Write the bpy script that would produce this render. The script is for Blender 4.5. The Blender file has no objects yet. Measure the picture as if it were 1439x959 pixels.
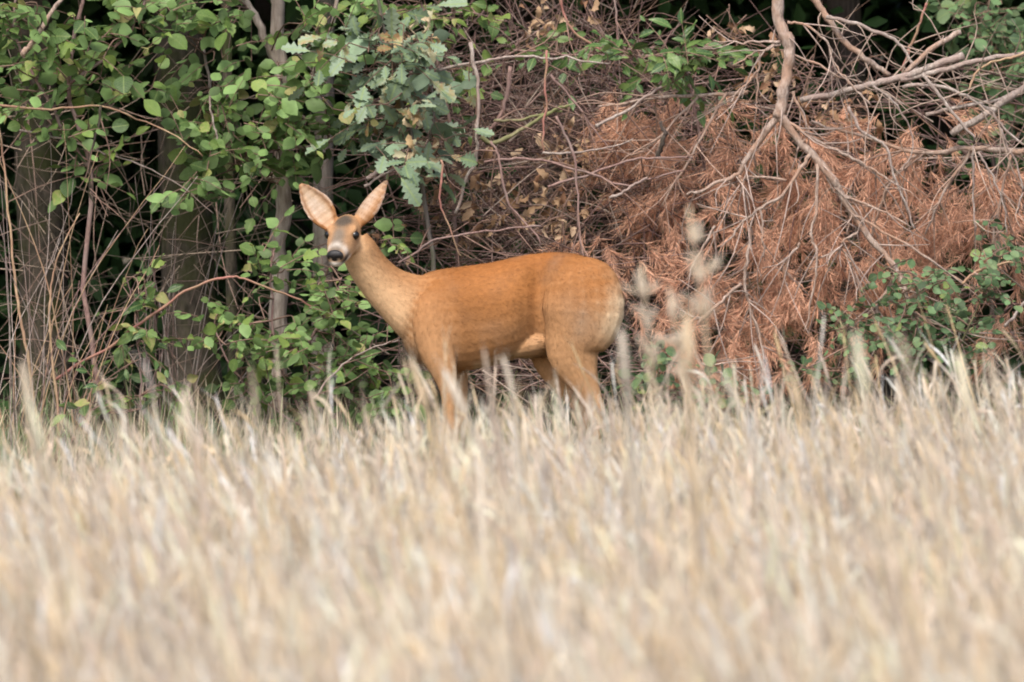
import bpy, math, random
import numpy as np
from mathutils import Vector, Matrix, noise, kdtree

random.seed(7)
rng = np.random.default_rng(11)
scene = bpy.context.scene
col = scene.collection
R = math.radians

# ------------------------------------------------------------------ camera, world, sun, exposure
CAM = np.array([0.0, -30.0, 1.6])
AIM_Z = 0.457                                   # height seen in the middle of the picture, at the deer
PITCH = math.atan((CAM[2] - AIM_Z) / 30.0)
LENS = 308.0
cam_data = bpy.data.cameras.new('camera')
cam = bpy.data.objects.new('camera', cam_data)
col.objects.link(cam)
cam.location = CAM
cam.rotation_euler = (R(90) - PITCH, 0, 0)
cam_data.sensor_width = 36.0
cam_data.lens = LENS
cam_data.clip_start = 0.5
cam_data.clip_end = 2000
cam_data.dof.use_dof = True
cam_data.dof.focus_distance = 30.0
cam_data.dof.aperture_fstop = 6.2
scene.camera = cam

SUN_EL, SUN_AZ = 52.0, 196.0                    # azimuth from +Y clockwise: the sun stands behind the camera, a little to its left
world = bpy.data.worlds.new('World')
scene.world = world
world.use_nodes = True
wn = world.node_tree.nodes
sky = wn.new('ShaderNodeTexSky')
sky.sky_type = 'NISHITA'
sky.sun_disc = False
sky.sun_elevation = R(SUN_EL)
sky.sun_rotation = R(SUN_AZ)
sky.air_density = 1.0
sky.dust_density = 4.0
sky.ozone_density = 0.6
wn['Background'].inputs['Strength'].default_value = 0.12
world.node_tree.links.new(sky.outputs['Color'], wn['Background'].inputs['Color'])
sun_data = bpy.data.lights.new('sun', 'SUN')
sun_data.energy = 1.5
sun_data.angle = R(14)
sun_data.color = (1.0, 0.95, 0.88)
sun = bpy.data.objects.new('sun', sun_data)
col.objects.link(sun)
sd = Vector((math.sin(R(SUN_AZ)) * math.cos(R(SUN_EL)), math.cos(R(SUN_AZ)) * math.cos(R(SUN_EL)), math.sin(R(SUN_EL))))
sun.rotation_euler = sd.to_track_quat('Z', 'Y').to_euler()
scene.view_settings.view_transform = 'Standard'
scene.view_settings.look = 'None'
scene.view_settings.gamma = 1
scene.view_settings.exposure = 1.0
scene.render.engine = 'CYCLES'
scene.cycles.use_denoising = True
scene.cycles.filter_width = 1.9
scene.cycles.max_bounces = 6
scene.cycles.transparent_max_bounces = 4

# ------------------------------------------------------------------ helpers
TX = 18.0 / LENS
FWD = np.array([0, math.cos(PITCH), -math.sin(PITCH)])
UPV = np.array([0, math.sin(PITCH), math.cos(PITCH)])


def P(px, py, Y=0.0):
    """A point of the place, read off the photograph at a chosen distance."""
    d = FWD + np.array([1.0, 0, 0]) * (px - 719.5) / 719.5 * TX + UPV * (479.5 - py) / 719.5 * TX
    return CAM + d * ((Y - CAM[1]) / d[1])


def nrm(v):
    v = np.asarray(v, float)
    return v / np.maximum(np.linalg.norm(v, axis=-1, keepdims=True), 1e-9)


def mesh_from(name, chunks, mat=None, smooth=True):
    """chunks: (verts, faces, colours or None). One mesh out of all of them."""
    me = bpy.data.meshes.new(name)
    V, L, T, Cc, off = [], [], [], [], 0
    has_col = any(c[2] is not None for c in chunks)
    for v, f, c in chunks:
        v = np.asarray(v, float).reshape(-1, 3)
        f = np.asarray(f, int)
        V.append(v)
        L.append((f + off).ravel())
        T.append(np.full(len(f), f.shape[1]))
        if has_col:
            c = np.ones((len(v), 3)) * (np.asarray(c) if c is not None else 1.0)
            Cc.append(c)
        off += len(v)
    V = np.concatenate(V); L = np.concatenate(L); T = np.concatenate(T)
    me.vertices.add(len(V)); me.vertices.foreach_set('co', V.ravel())
    me.loops.add(len(L)); me.loops.foreach_set('vertex_index', L.astype(np.int32))
    me.polygons.add(len(T))
    st = np.concatenate([[0], np.cumsum(T)[:-1]]).astype(np.int32)
    me.polygons.foreach_set('loop_start', st)
    me.polygons.foreach_set('loop_total', T.astype(np.int32))
    if has_col:
        a = me.attributes.new('tint', 'FLOAT_COLOR', 'POINT')
        cc = np.concatenate(Cc)
        a.data.foreach_set('color', np.concatenate([cc, np.ones((len(cc), 1))], 1).astype(np.float32).ravel())
    me.update(calc_edges=True)
    me.polygons.foreach_set('use_smooth', np.full(len(T), smooth))
    if mat:
        me.materials.append(mat)
    me.validate()
    return me


def link(name, me, parent=None, kind=None):
    o = bpy.data.objects.new(name, me)
    col.objects.link(o)
    if parent is not None:
        o.parent = parent
        o.location = -Vector(parent.location)
    if kind:
        o['kind'] = kind
    return o


def tag(o, label, cat, group=None):
    o['label'] = label
    o['category'] = cat
    if group:
        o['group'] = group
    return o


def thing(name, label, cat, loc, group=None):
    o = bpy.data.objects.new(name, None)
    o.empty_display_size = 0.1
    col.objects.link(o)
    o.location = Vector([float(c) for c in loc])
    return tag(o, label, cat, group)


def tubes(Pts, Rad, sides=3, col_=None, ref=None, cap=True):
    """Pts (N,K,3), Rad (N,K): N tapered tubes in one chunk list."""
    Pts = np.asarray(Pts, float); Rad = np.asarray(Rad, float)
    N, K, _ = Pts.shape
    T = np.gradient(Pts, axis=1)
    T = nrm(T)
    if ref is None:
        ref = np.where(np.abs(T[:, :1, 2:3]) > 0.8, np.array([[[1.0, 0.13, 0]]]), np.array([[[0.08, 0.1, 1.0]]]))
    A = nrm(np.cross(T, np.broadcast_to(ref, T.shape)))
    B = np.cross(T, A)
    ang = np.arange(sides) * 2 * math.pi / sides
    V = Pts[:, :, None, :] + Rad[:, :, None, None] * (A[:, :, None, :] * np.cos(ang)[None, None, :, None] + B[:, :, None, :] * np.sin(ang)[None, None, :, None])
    idx = np.arange(N * K * sides).reshape(N, K, sides)
    a = idx[:, :-1, :]; b = np.roll(idx, -1, 2)[:, :-1, :]
    c = np.roll(idx, -1, 2)[:, 1:, :]; d = idx[:, 1:, :]
    F = np.stack([a, d, c, b], -1).reshape(-1, 4)
    C = None
    if col_ is not None:
        C = np.broadcast_to(np.asarray(col_, float).reshape(N, -1, 1, 3), (N, K, sides, 3)).reshape(-1, 3)
    out = [(V.reshape(-1, 3), F, C)]
    if cap and sides >= 5:
        ctr = Pts[:, [0, -1], :].reshape(-1, 3)
        n0 = N * K * sides
        VV = np.concatenate([V.reshape(-1, 3), ctr])
        tri = []
        for i in range(N):
            for e, k in ((0, 0), (1, K - 1)):
                r = idx[i, k]
                for j in range(sides):
                    q = (r[j], r[(j + 1) % sides], n0 + 2 * i + e)
                    tri.append(q if e == 0 else (q[1], q[0], q[2]))
        CC = None if C is None else np.concatenate([C, np.repeat(C.reshape(N, -1, 3)[:, :1], 2, 1).reshape(-1, 3)])
        out = [(VV, F, CC)]
        # triangles share the vertices of the same chunk
        out.append((np.zeros((0, 3)), np.array(tri) - len(VV), None if C is None else np.zeros((0, 3))))
    return out


def ribbons(Pts, Wid, side, col_=None, fold=0.0):
    """Flat blades with a keel: Pts (N,K,3), Wid (N,K), side (N,3)."""
    Pts = np.asarray(Pts, float)
    N, K, _ = Pts.shape
    T = nrm(np.gradient(Pts, axis=1))
    S = nrm(np.asarray(side, float))[:, None, :] * np.ones((1, K, 1))
    S = nrm(S - T * np.sum(S * T, -1, keepdims=True))
    Nn = np.cross(T, S)
    W = Wid[:, :, None]
    V = np.stack([Pts - S * W + Nn * W * fold, Pts, Pts + S * W + Nn * W * fold], 2)
    idx = np.arange(N * K * 3).reshape(N, K, 3)
    F = np.concatenate([np.stack([idx[:, :-1, j], idx[:, :-1, j + 1], idx[:, 1:, j + 1], idx[:, 1:, j]], -1).reshape(-1, 4) for j in (0, 1)])
    C = None
    if col_ is not None:
        C = np.broadcast_to(np.asarray(col_, float).reshape(N, -1, 1, 3), (N, K, 3, 3)).reshape(-1, 3)
    return [(V.reshape(-1, 3), F, C)]


def smooth_path(pts, n):
    """Catmull-Rom through pts, n samples."""
    pts = np.asarray(pts, float)
    if len(pts) == 2:
        t = np.linspace(0, 1, n)[:, None]
        return pts[0] * (1 - t) + pts[1] * t
    e = np.concatenate([[2 * pts[0] - pts[1]], pts, [2 * pts[-1] - pts[-2]]])
    out = []
    m = len(pts) - 1
    for s in np.linspace(0, m, n):
        i = min(int(s), m - 1); t = s - i
        p0, p1, p2, p3 = e[i:i + 4]
        out.append(0.5 * (2 * p1 + (p2 - p0) * t + (2 * p0 - 5 * p1 + 4 * p2 - p3) * t * t + (3 * p1 - p0 - 3 * p2 + p3) * t ** 3))
    return np.array(out)


# ------------------------------------------------------------------ materials
def new_mat(name):
    m = bpy.data.materials.new(name)
    m.use_nodes = True
    nt = m.node_tree
    return m, nt, nt.nodes['Principled BSDF'], nt.nodes['Material Output']


def nd(nt, t, **kw):
    n = nt.nodes.new(t)
    for k, v in kw.items():
        if k in n.inputs:
            n.inputs[k].default_value = v
        else:
            setattr(n, k, v)
    return n


def ramp(nt, stops):
    r = nt.nodes.new('ShaderNodeValToRGB')
    e = r.color_ramp.elements
    while len(e) < len(stops):
        e.new(0.5)
    for i, (p, c) in enumerate(stops):
        e[i].position = p
        e[i].color = (*c, 1)
    return r


def translucent(nt, bsdf, out, colour_socket, amount):
    tr = nt.nodes.new('ShaderNodeBsdfTranslucent')
    mx = nt.nodes.new('ShaderNodeMixShader')
    mx.inputs[0].default_value = amount
    nt.links.new(colour_socket, tr.inputs['Color'])
    nt.links.new(bsdf.outputs[0], mx.inputs[1])
    nt.links.new(tr.outputs[0], mx.inputs[2])
    nt.links.new(mx.outputs[0], out.inputs['Surface'])


def tint_mat(name, rough=0.7, trans=0.0, vary=0.25, scale=30.0, spec=0.25):
    """Colour from the geometry's own 'tint', with fine noise on it."""
    m, nt, b, out = new_mat(name)
    at = nd(nt, 'ShaderNodeAttribute', attribute_name='tint')
    tc = nd(nt, 'ShaderNodeTexCoord')
    no = nd(nt, 'ShaderNodeTexNoise', Scale=scale, Detail=4.0)
    nt.links.new(tc.outputs['Object'], no.inputs['Vector'])
    mr = nd(nt, 'ShaderNodeMapRange')
    mr.inputs['From Min'].default_value = 0.3; mr.inputs['From Max'].default_value = 0.7
    mr.inputs['To Min'].default_value = 1 - vary; mr.inputs['To Max'].default_value = 1 + vary
    nt.links.new(no.outputs['Fac'], mr.inputs['Value'])
    vm = nd(nt, 'ShaderNodeVectorMath', operation='SCALE')
    nt.links.new(at.outputs['Color'], vm.inputs[0])
    nt.links.new(mr.outputs['Result'], vm.inputs['Scale'])
    nt.links.new(vm.outputs['Vector'], b.inputs['Base Color'])
    b.inputs['Roughness'].default_value = rough
    b.inputs['Specular IOR Level'].default_value = spec
    if trans:
        translucent(nt, b, out, vm.outputs['Vector'], trans)
    return m


def leaf_mat(name, stops, rough=0.5, trans=0.25, spec=0.4):
    """Each leaf its own shade from the ramp, blotched a little."""
    m, nt, b, out = new_mat(name)
    oi = nd(nt, 'ShaderNodeObjectInfo')
    tc = nd(nt, 'ShaderNodeTexCoord')
    no = nd(nt, 'ShaderNodeTexNoise', Scale=4.0, Detail=5.0)
    nt.links.new(tc.outputs['Object'], no.inputs['Vector'])
    ma = nd(nt, 'ShaderNodeMath', operation='MULTIPLY_ADD')
    ma.inputs[1].default_value = 0.35
    nt.links.new(no.outputs['Fac'], ma.inputs[0])
    ad = nd(nt, 'ShaderNodeMath', operation='SUBTRACT')
    nt.links.new(oi.outputs['Random'], ad.inputs[0])
    ad.inputs[1].default_value = 0.17
    nt.links.new(ad.outputs[0], ma.inputs[2])
    rp = ramp(nt, stops)
    nt.links.new(ma.outputs[0], rp.inputs['Fac'])
    sx = nd(nt, 'ShaderNodeSeparateXYZ'); nt.links.new(tc.outputs['Object'], sx.inputs[0])
    ab = nd(nt, 'ShaderNodeMath', operation='ABSOLUTE'); nt.links.new(sx.outputs['Y'], ab.inputs[0])
    sv = nd(nt, 'ShaderNodeMath', operation='MULTIPLY_ADD'); nt.links.new(ab.outputs[0], sv.inputs[0]); sv.inputs[1].default_value = -.8; nt.links.new(sx.outputs['X'], sv.inputs[2])
    sn = nd(nt, 'ShaderNodeMath', operation='MULTIPLY'); nt.links.new(sv.outputs[0], sn.inputs[0]); sn.inputs[1].default_value = 44
    si = nd(nt, 'ShaderNodeMath', operation='SINE'); nt.links.new(sn.outputs[0], si.inputs[0])
    v1 = nd(nt, 'ShaderNodeMapRange'); v1.inputs['From Min'].default_value = .6; v1.inputs['To Max'].default_value = .3; nt.links.new(si.outputs[0], v1.inputs['Value'])
    v2 = nd(nt, 'ShaderNodeMapRange'); v2.inputs['From Min'].default_value = .045; v2.inputs['From Max'].default_value = .015; v2.inputs['To Max'].default_value = .6; nt.links.new(ab.outputs[0], v2.inputs['Value'])
    vm_ = nd(nt, 'ShaderNodeMath', operation='MAXIMUM'); nt.links.new(v1.outputs[0], vm_.inputs[0]); nt.links.new(v2.outputs[0], vm_.inputs[1])
    vx = nd(nt, 'ShaderNodeMixRGB'); nt.links.new(vm_.outputs[0], vx.inputs['Fac']); nt.links.new(rp.outputs['Color'], vx.inputs['Color1']); vx.inputs['Color2'].default_value = (.24, .32, .11, 1)
    nt.links.new(vx.outputs['Color'], b.inputs['Base Color'])
    b.inputs['Roughness'].default_value = rough
    b.inputs['Specular IOR Level'].default_value = spec
    bp = nd(nt, 'ShaderNodeBump', Strength=0.25, Distance=0.02)
    n2 = nd(nt, 'ShaderNodeTexNoise', Scale=9.0, Detail=3.0)
    nt.links.new(tc.outputs['Object'], n2.inputs['Vector'])
    nt.links.new(n2.outputs['Fac'], bp.inputs['Height'])
    nt.links.new(bp.outputs['Normal'], b.inputs['Normal'])
    translucent(nt, b, out, rp.outputs['Color'], trans)
    return m


def bark_mat(name, c1, c2, c3, sc=18.0, stretch=0.15, bump=0.6, rough=0.9):
    m, nt, b, out = new_mat(name)
    tc = nd(nt, 'ShaderNodeTexCoord')
    mp = nd(nt, 'ShaderNodeMapping')
    mp.inputs['Scale'].default_value = (1, 1, stretch)
    nt.links.new(tc.outputs['Object'], mp.inputs['Vector'])
    n1 = nd(nt, 'ShaderNodeTexNoise', Scale=sc * 3, Detail=8.0, Roughness=0.65)
    nt.links.new(mp.outputs['Vector'], n1.inputs['Vector'])
    n2 = nd(nt, 'ShaderNodeTexNoise', Scale=sc * 0.35, Detail=4.0)
    nt.links.new(tc.outputs['Object'], n2.inputs['Vector'])
    r1 = ramp(nt, [(0.35, c1), (0.65, c2)])
    nt.links.new(n1.outputs['Fac'], r1.inputs['Fac'])
    mx = nd(nt, 'ShaderNodeMixRGB')
    r2 = ramp(nt, [(0.45, (0, 0, 0)), (0.62, (1, 1, 1))])
    nt.links.new(n2.outputs['Fac'], r2.inputs['Fac'])
    nt.links.new(r2.outputs['Color'], mx.inputs['Fac'])
    nt.links.new(r1.outputs['Color'], mx.inputs['Color1'])
    mx.inputs['Color2'].default_value = (*c3, 1)
    nt.links.new(mx.outputs['Color'], b.inputs['Base Color'])
    bp = nd(nt, 'ShaderNodeBump', Strength=bump, Distance=0.01)
    nt.links.new(n1.outputs['Fac'], bp.inputs['Height'])
    nt.links.new(bp.outputs['Normal'], b.inputs['Normal'])
    b.inputs['Roughness'].default_value = rough
    b.inputs['Specular IOR Level'].default_value = 0.15
    return m


M = {}
M['wheat'] = tint_mat('ripe_wheat', 0.6, 0.36, 0.18, 25, 0.3)
M['grass'] = tint_mat('margin_grass', 0.55, 0.25, 0.2, 25, 0.3)
M['twig'] = tint_mat('dry_twig', 0.8, 0, 0.35, 40, 0.2)
M['needle'] = tint_mat('dead_needle', 0.7, 0.2, 0.3, 12, 0.2)
M['dead_leaf'] = tint_mat('dead_leaf', 0.75, 0.2, 0.3, 40, 0.2)
M['canopy'] = tint_mat('canopy_leaf', 0.6, 0.2, 0.3, 3, 0.3)
M['hazel'] = leaf_mat('broad_green_leaf', [(0.0, (0.05, 0.10, 0.03)), (0.35, (0.095, 0.17, 0.045)), (0.6, (0.15, 0.245, 0.062)), (0.9, (0.26, 0.36, 0.085)), (1.0, (0.42, 0.38, 0.16))], .5, .33)
M['oak'] = leaf_mat('oak_leaf', [(0.0, (0.11, 0.165, 0.10)), (0.5, (0.20, 0.275, 0.185)), (0.86, (0.30, 0.37, 0.265)), (0.94, (0.35, 0.29, 0.15)), (1.0, (0.33, 0.19, 0.09))], 0.6, 0.15, 0.35)
M['glossy'] = leaf_mat('glossy_leaf', [(0.0, (0.035, 0.085, 0.025)), (0.6, (0.085, 0.165, 0.045)), (1.0, (0.19, 0.28, 0.08))], 0.35, 0.25, 0.5)
M['bramble'] = leaf_mat('bramble_leaf', [(0.0, (0.05, 0.10, 0.05)), (0.5, (0.10, 0.17, 0.08)), (0.9, (0.17, 0.25, 0.115)), (1.0, (0.22, 0.28, 0.08))], 0.5, 0.2, 0.4)
M['bark_moss'] = bark_mat('mossy_bark', (0.03, 0.027, 0.02), (0.105, 0.088, 0.068), (0.045, 0.05, 0.02), 18, .3, .9)
M['bark_grey'] = bark_mat('grey_bark', (0.09, 0.075, 0.065), (0.24, 0.21, 0.18), (0.11, 0.11, 0.075))
M['bark_pale'] = bark_mat('peeling_pale_bark', (0.24, 0.19, 0.155), (0.56, 0.48, 0.41), (0.22, 0.18, 0.15))
M['bark_pine'] = bark_mat('dead_pine_bark', (0.24, 0.17, 0.135), (0.52, 0.42, 0.36), (0.40, 0.26, 0.19), 30, 0.4, 0.9)
M['bark_dead'] = bark_mat('weathered_wood', (0.23, 0.18, 0.155), (0.52, 0.45, 0.40), (0.33, 0.25, 0.22), 30, 0.4, 0.9)
M['bark_red'] = bark_mat('reddish_twig_bark', (0.17, 0.105, 0.095), (0.33, 0.22, 0.19), (0.26, 0.19, 0.17), 30, 0.4, 0.3)
M['bark_green'] = bark_mat('algae_twig_bark', (0.15, 0.14, 0.075), (0.28, 0.25, 0.15), (0.19, 0.2, 0.09), 30, 0.4, 0.3)
M['bark_straw'] = bark_mat('straw_stem', (0.30, 0.20, 0.12), (0.50, 0.37, 0.24), (0.36, 0.22, 0.15), 30, 0.4, 0.3)
M['bark_cane'] = bark_mat('red_cane', (0.28, 0.12, 0.10), (0.40, 0.20, 0.16), (0.30, 0.2, 0.13), 30, 0.4, 0.2, 0.6)
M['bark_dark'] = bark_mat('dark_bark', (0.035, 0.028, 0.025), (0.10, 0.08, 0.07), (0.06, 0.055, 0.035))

# ------------------------------------------------------------------ ground
def field_edge(x):
    """Y of the far edge of the wheat; the field runs a little askew to the wood."""
    return -6.35 + 0.75 * x

xs = np.unique(np.concatenate([np.linspace(-600, -12, 12), np.linspace(-12, 12, 61), np.linspace(12, 600, 12)]))
ys = np.unique(np.concatenate([np.linspace(-600, -40, 10), np.linspace(-40, 20, 121), np.linspace(20, 600, 12)]))
gx, gy = np.meshgrid(xs, ys, indexing='ij')
near = np.clip(1 - np.maximum(np.abs(gx) - 10, 0) / 4, 0, 1) * np.clip((gy + 38) / 5, 0, 1) * np.clip((18 - gy) / 4, 0, 1)
gz = np.array([[noise.noise(Vector((x * 1.3, y * 1.3, 0))) * 0.03 for y in ys] for x in xs]) * near - 0.02
idx = np.arange(gx.size).reshape(gx.shape)
gf = np.stack([idx[:-1, :-1], idx[1:, :-1], idx[1:, 1:], idx[:-1, 1:]], -1).reshape(-1, 4)
gm, nt, b, out = new_mat('field_and_woodland_soil')
geo = nd(nt, 'ShaderNodeNewGeometry')
n1 = nd(nt, 'ShaderNodeTexNoise', Scale=9.0, Detail=8.0, Roughness=0.7)
nt.links.new(geo.outputs['Position'], n1.inputs['Vector'])
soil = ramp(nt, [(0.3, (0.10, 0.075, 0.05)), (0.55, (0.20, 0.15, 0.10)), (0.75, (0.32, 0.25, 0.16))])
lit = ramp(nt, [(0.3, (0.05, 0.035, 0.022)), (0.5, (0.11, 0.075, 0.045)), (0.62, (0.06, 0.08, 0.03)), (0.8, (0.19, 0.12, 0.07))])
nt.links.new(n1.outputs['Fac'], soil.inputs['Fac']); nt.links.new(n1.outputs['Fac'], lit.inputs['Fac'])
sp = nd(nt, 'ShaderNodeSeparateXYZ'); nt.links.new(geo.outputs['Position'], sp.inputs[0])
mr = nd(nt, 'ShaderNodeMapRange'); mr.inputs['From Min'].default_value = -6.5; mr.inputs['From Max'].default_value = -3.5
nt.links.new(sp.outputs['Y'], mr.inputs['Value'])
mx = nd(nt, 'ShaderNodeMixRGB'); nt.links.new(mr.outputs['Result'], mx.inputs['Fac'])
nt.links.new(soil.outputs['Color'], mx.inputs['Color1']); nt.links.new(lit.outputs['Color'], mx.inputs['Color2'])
nt.links.new(mx.outputs['Color'], b.inputs['Base Color'])
bp = nd(nt, 'ShaderNodeBump', Strength=0.8, Distance=0.03); nt.links.new(n1.outputs['Fac'], bp.inputs['Height']); nt.links.new(bp.outputs['Normal'], b.inputs['Normal'])
b.inputs['Roughness'].default_value = 0.95
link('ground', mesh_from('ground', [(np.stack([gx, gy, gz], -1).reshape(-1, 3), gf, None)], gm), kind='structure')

# ------------------------------------------------------------------ trees of the wood edge
def tree(name, label, px, Y, dia, mat, lean=(0, 0), h=7.5, crown=(2.0, 2.2, 6.8, 5000), group=None, bent=0.06, leafcol=(0.05, 0.10, 0.03), x=None):
    base = P(px, 600, Y) if x is None else np.array([x, Y, 0.0])
    base[2] = -0.03
    t = thing(name, label, 'tree', base, group)
    K, S = 46, 16
    zz = np.concatenate([np.linspace(0, 2.2, 36), np.linspace(2.5, h, K - 36)])
    ph = random.uniform(0, 6)
    cx = base[0] + lean[0] * zz + bent * np.sin(zz * 0.9 + ph) - bent * math.sin(ph)
    cy = base[1] + lean[1] * zz + bent * np.cos(zz * 0.7 + ph) - bent * math.cos(ph)
    ang = np.arange(S) * 2 * math.pi / S
    V = np.zeros((K, S, 3))
    for k in range(K):
        r0 = dia / 2 * (1 - 0.75 * zz[k] / h) * (1 + 0.55 * math.exp(-zz[k] * 7))
        for s in range(S):
            q = Vector((math.cos(ang[s]) * 2.2 + ph, math.sin(ang[s]) * 2.2, zz[k] * 1.4))
            r = r0 * (1 + 0.16 * noise.noise(q) + 0.10 * noise.noise(q * 3.1) + 0.05 * math.sin(ang[s] * 7 + zz[k] * 3))
            V[k, s] = (cx[k] + math.cos(ang[s]) * r, cy[k] + math.sin(ang[s]) * r, base[2] + zz[k])
    idx = np.arange(K * S).reshape(K, S)
    F = np.stack([idx[:-1], np.roll(idx, -1, 1)[:-1], np.roll(idx, -1, 1)[1:], idx[1:]], -1).reshape(-1, 4)
    link('trunk', mesh_from('trunk', [(V.reshape(-1, 3), F, None)], mat), t)
    if crown:
        cr, z0, z1, n = crown
        for i in range(5):
            a = random.uniform(0, 6.28); zz0 = random.uniform(z0 + 0.3, h * 0.75)
            k = int(np.argmin(np.abs(zz - zz0)))
            p0 = np.array([cx[k], cy[k], base[2] + zz[k]])
            p1 = p0 + np.array([math.cos(a) * cr * 0.8, math.sin(a) * cr * 0.8, random.uniform(0.4, 1.1)])
            pm = (p0 + p1) / 2 + np.array([0, 0, 0.15])
            pp = smooth_path([p0, pm, p1], 7)
            link('limb', mesh_from('limb', tubes(pp[None], np.linspace(dia * 0.16, 0.012, 7)[None], 6), mat), t)
        # many leaf sized faces in clumps through the crown
        nc = 60
        ce = np.stack([rng.normal(0, cr * 0.5, nc), rng.normal(0, cr * 0.5, nc), rng.uniform(z0, z1, nc)], 1)
        pts = ce[rng.integers(0, nc, n)] + rng.normal(0, 0.32, (n, 3))
        pts[:, 0] += cx[-1] * 0.5 + cx[0] * 0.5; pts[:, 1] += cy[-1] * 0.5 + cy[0] * 0.5
        pts[:, 2] = np.maximum(pts[:, 2], z0 - 0.1)
        d = nrm(rng.normal(0, 1, (n, 3)) * [1, 1, 0.6]); s = nrm(rng.normal(0, 1, (n, 3)))
        s = nrm(np.cross(d, s))
        L = rng.uniform(0.12, 0.22, n)[:, None]
        Pq = np.stack([pts, pts + d * L * 0.5 + [0, 0, 0.01], pts + d * L - np.array([0, 0, 0.03])], 1)
        Wq = np.stack([np.full(n, 0.015), np.full(n, 0.075), np.full(n, 0.012)], 1)
        cc = np.array(leafcol) * rng.uniform(0.6, 1.5, (n, 1))
        link('crown', mesh_from('crown', ribbons(Pq, Wq, s, cc, 0.3), M['canopy']), t, 'stuff')
    return t


tree('mossy_tree', 'mossy grey tree trunk nearest the picture edge, behind thin dry stems', 66, 4.2, 0.20, M['bark_moss'], (0.01, 0.02))
tree('broad_tree', 'broad grey tree trunk standing behind the reddish arching cane', 277, 3.6, 0.21, M['bark_moss'], (-0.03, 0.03))
tree('slim_tree', 'slim smooth olive trunk just beside the broad grey one', 331, 2.4, 0.046, M['bark_moss'], (-0.01, 0.02), 5.0, (1.0, 2.6, 4.8, 900), bent=0.02)
tree('grey_tree', 'grey slender trunk behind the head of the deer', 454, 3.0, 0.085, M['bark_grey'], (0.0, 0.03), 6.0, (1.5, 2.6, 5.8, 1500), bent=0.02)
tree('curly_tree', 'dark brown trunk at the top edge behind the brush heap', 757, 4.8, 0.16, M['bark_moss'], (0.05, 0.02))
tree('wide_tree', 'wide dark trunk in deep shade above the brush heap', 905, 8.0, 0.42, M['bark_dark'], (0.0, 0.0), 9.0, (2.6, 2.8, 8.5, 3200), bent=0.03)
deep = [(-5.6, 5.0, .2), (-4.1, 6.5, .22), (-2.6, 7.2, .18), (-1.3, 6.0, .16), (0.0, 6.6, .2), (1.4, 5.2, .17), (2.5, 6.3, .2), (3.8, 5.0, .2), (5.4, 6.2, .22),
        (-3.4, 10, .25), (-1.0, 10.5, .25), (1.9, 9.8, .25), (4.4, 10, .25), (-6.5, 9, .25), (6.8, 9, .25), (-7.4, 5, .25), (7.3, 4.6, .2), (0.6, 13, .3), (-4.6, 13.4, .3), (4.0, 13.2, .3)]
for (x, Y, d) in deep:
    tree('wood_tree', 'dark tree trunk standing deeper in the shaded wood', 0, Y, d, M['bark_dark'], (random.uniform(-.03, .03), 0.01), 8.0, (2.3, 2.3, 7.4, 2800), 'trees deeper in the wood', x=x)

# far-off wood and dim undergrowth: reads as one mass
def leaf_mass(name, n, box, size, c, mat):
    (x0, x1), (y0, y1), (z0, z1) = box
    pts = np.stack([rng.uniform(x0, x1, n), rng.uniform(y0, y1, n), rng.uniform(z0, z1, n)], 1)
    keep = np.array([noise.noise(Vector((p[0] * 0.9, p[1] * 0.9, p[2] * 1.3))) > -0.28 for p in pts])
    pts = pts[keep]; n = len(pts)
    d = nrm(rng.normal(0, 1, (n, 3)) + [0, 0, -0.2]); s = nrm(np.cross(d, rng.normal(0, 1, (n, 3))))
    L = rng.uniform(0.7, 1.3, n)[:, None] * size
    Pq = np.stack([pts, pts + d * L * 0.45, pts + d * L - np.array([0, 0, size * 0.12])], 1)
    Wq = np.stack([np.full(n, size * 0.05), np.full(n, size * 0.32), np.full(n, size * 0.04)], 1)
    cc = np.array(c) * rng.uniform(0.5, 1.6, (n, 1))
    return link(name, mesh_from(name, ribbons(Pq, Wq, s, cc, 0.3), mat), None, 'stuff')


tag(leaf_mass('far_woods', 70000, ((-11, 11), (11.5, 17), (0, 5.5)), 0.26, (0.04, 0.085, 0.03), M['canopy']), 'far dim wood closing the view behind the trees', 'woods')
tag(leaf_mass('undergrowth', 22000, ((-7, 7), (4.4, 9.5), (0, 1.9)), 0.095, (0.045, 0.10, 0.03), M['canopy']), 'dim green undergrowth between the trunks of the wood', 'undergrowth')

# ------------------------------------------------------------------ leaves
def leaf_mesh(name, mat, stations, fold=0.25, curl=0.18, twist=0.0):
    """Unit leaf along +X, blade in XY, from (s, half width) stations."""
    V, F = [], []
    for s, w in stations:
        z = -curl * s * s
        V += [(s, -w, z + fold * w * 0.8 + twist * s), (s, 0, z), (s, w, z + fold * w * 0.8 - twist * s)]
    for i in range(len(stations) - 1):
        a = 3 * i
        F += [(a, a + 3, a + 4, a + 1), (a + 1, a + 4, a + 5, a + 2)]
    return mesh_from(name, [(np.array(V), np.array(F), None)], mat)


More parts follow.
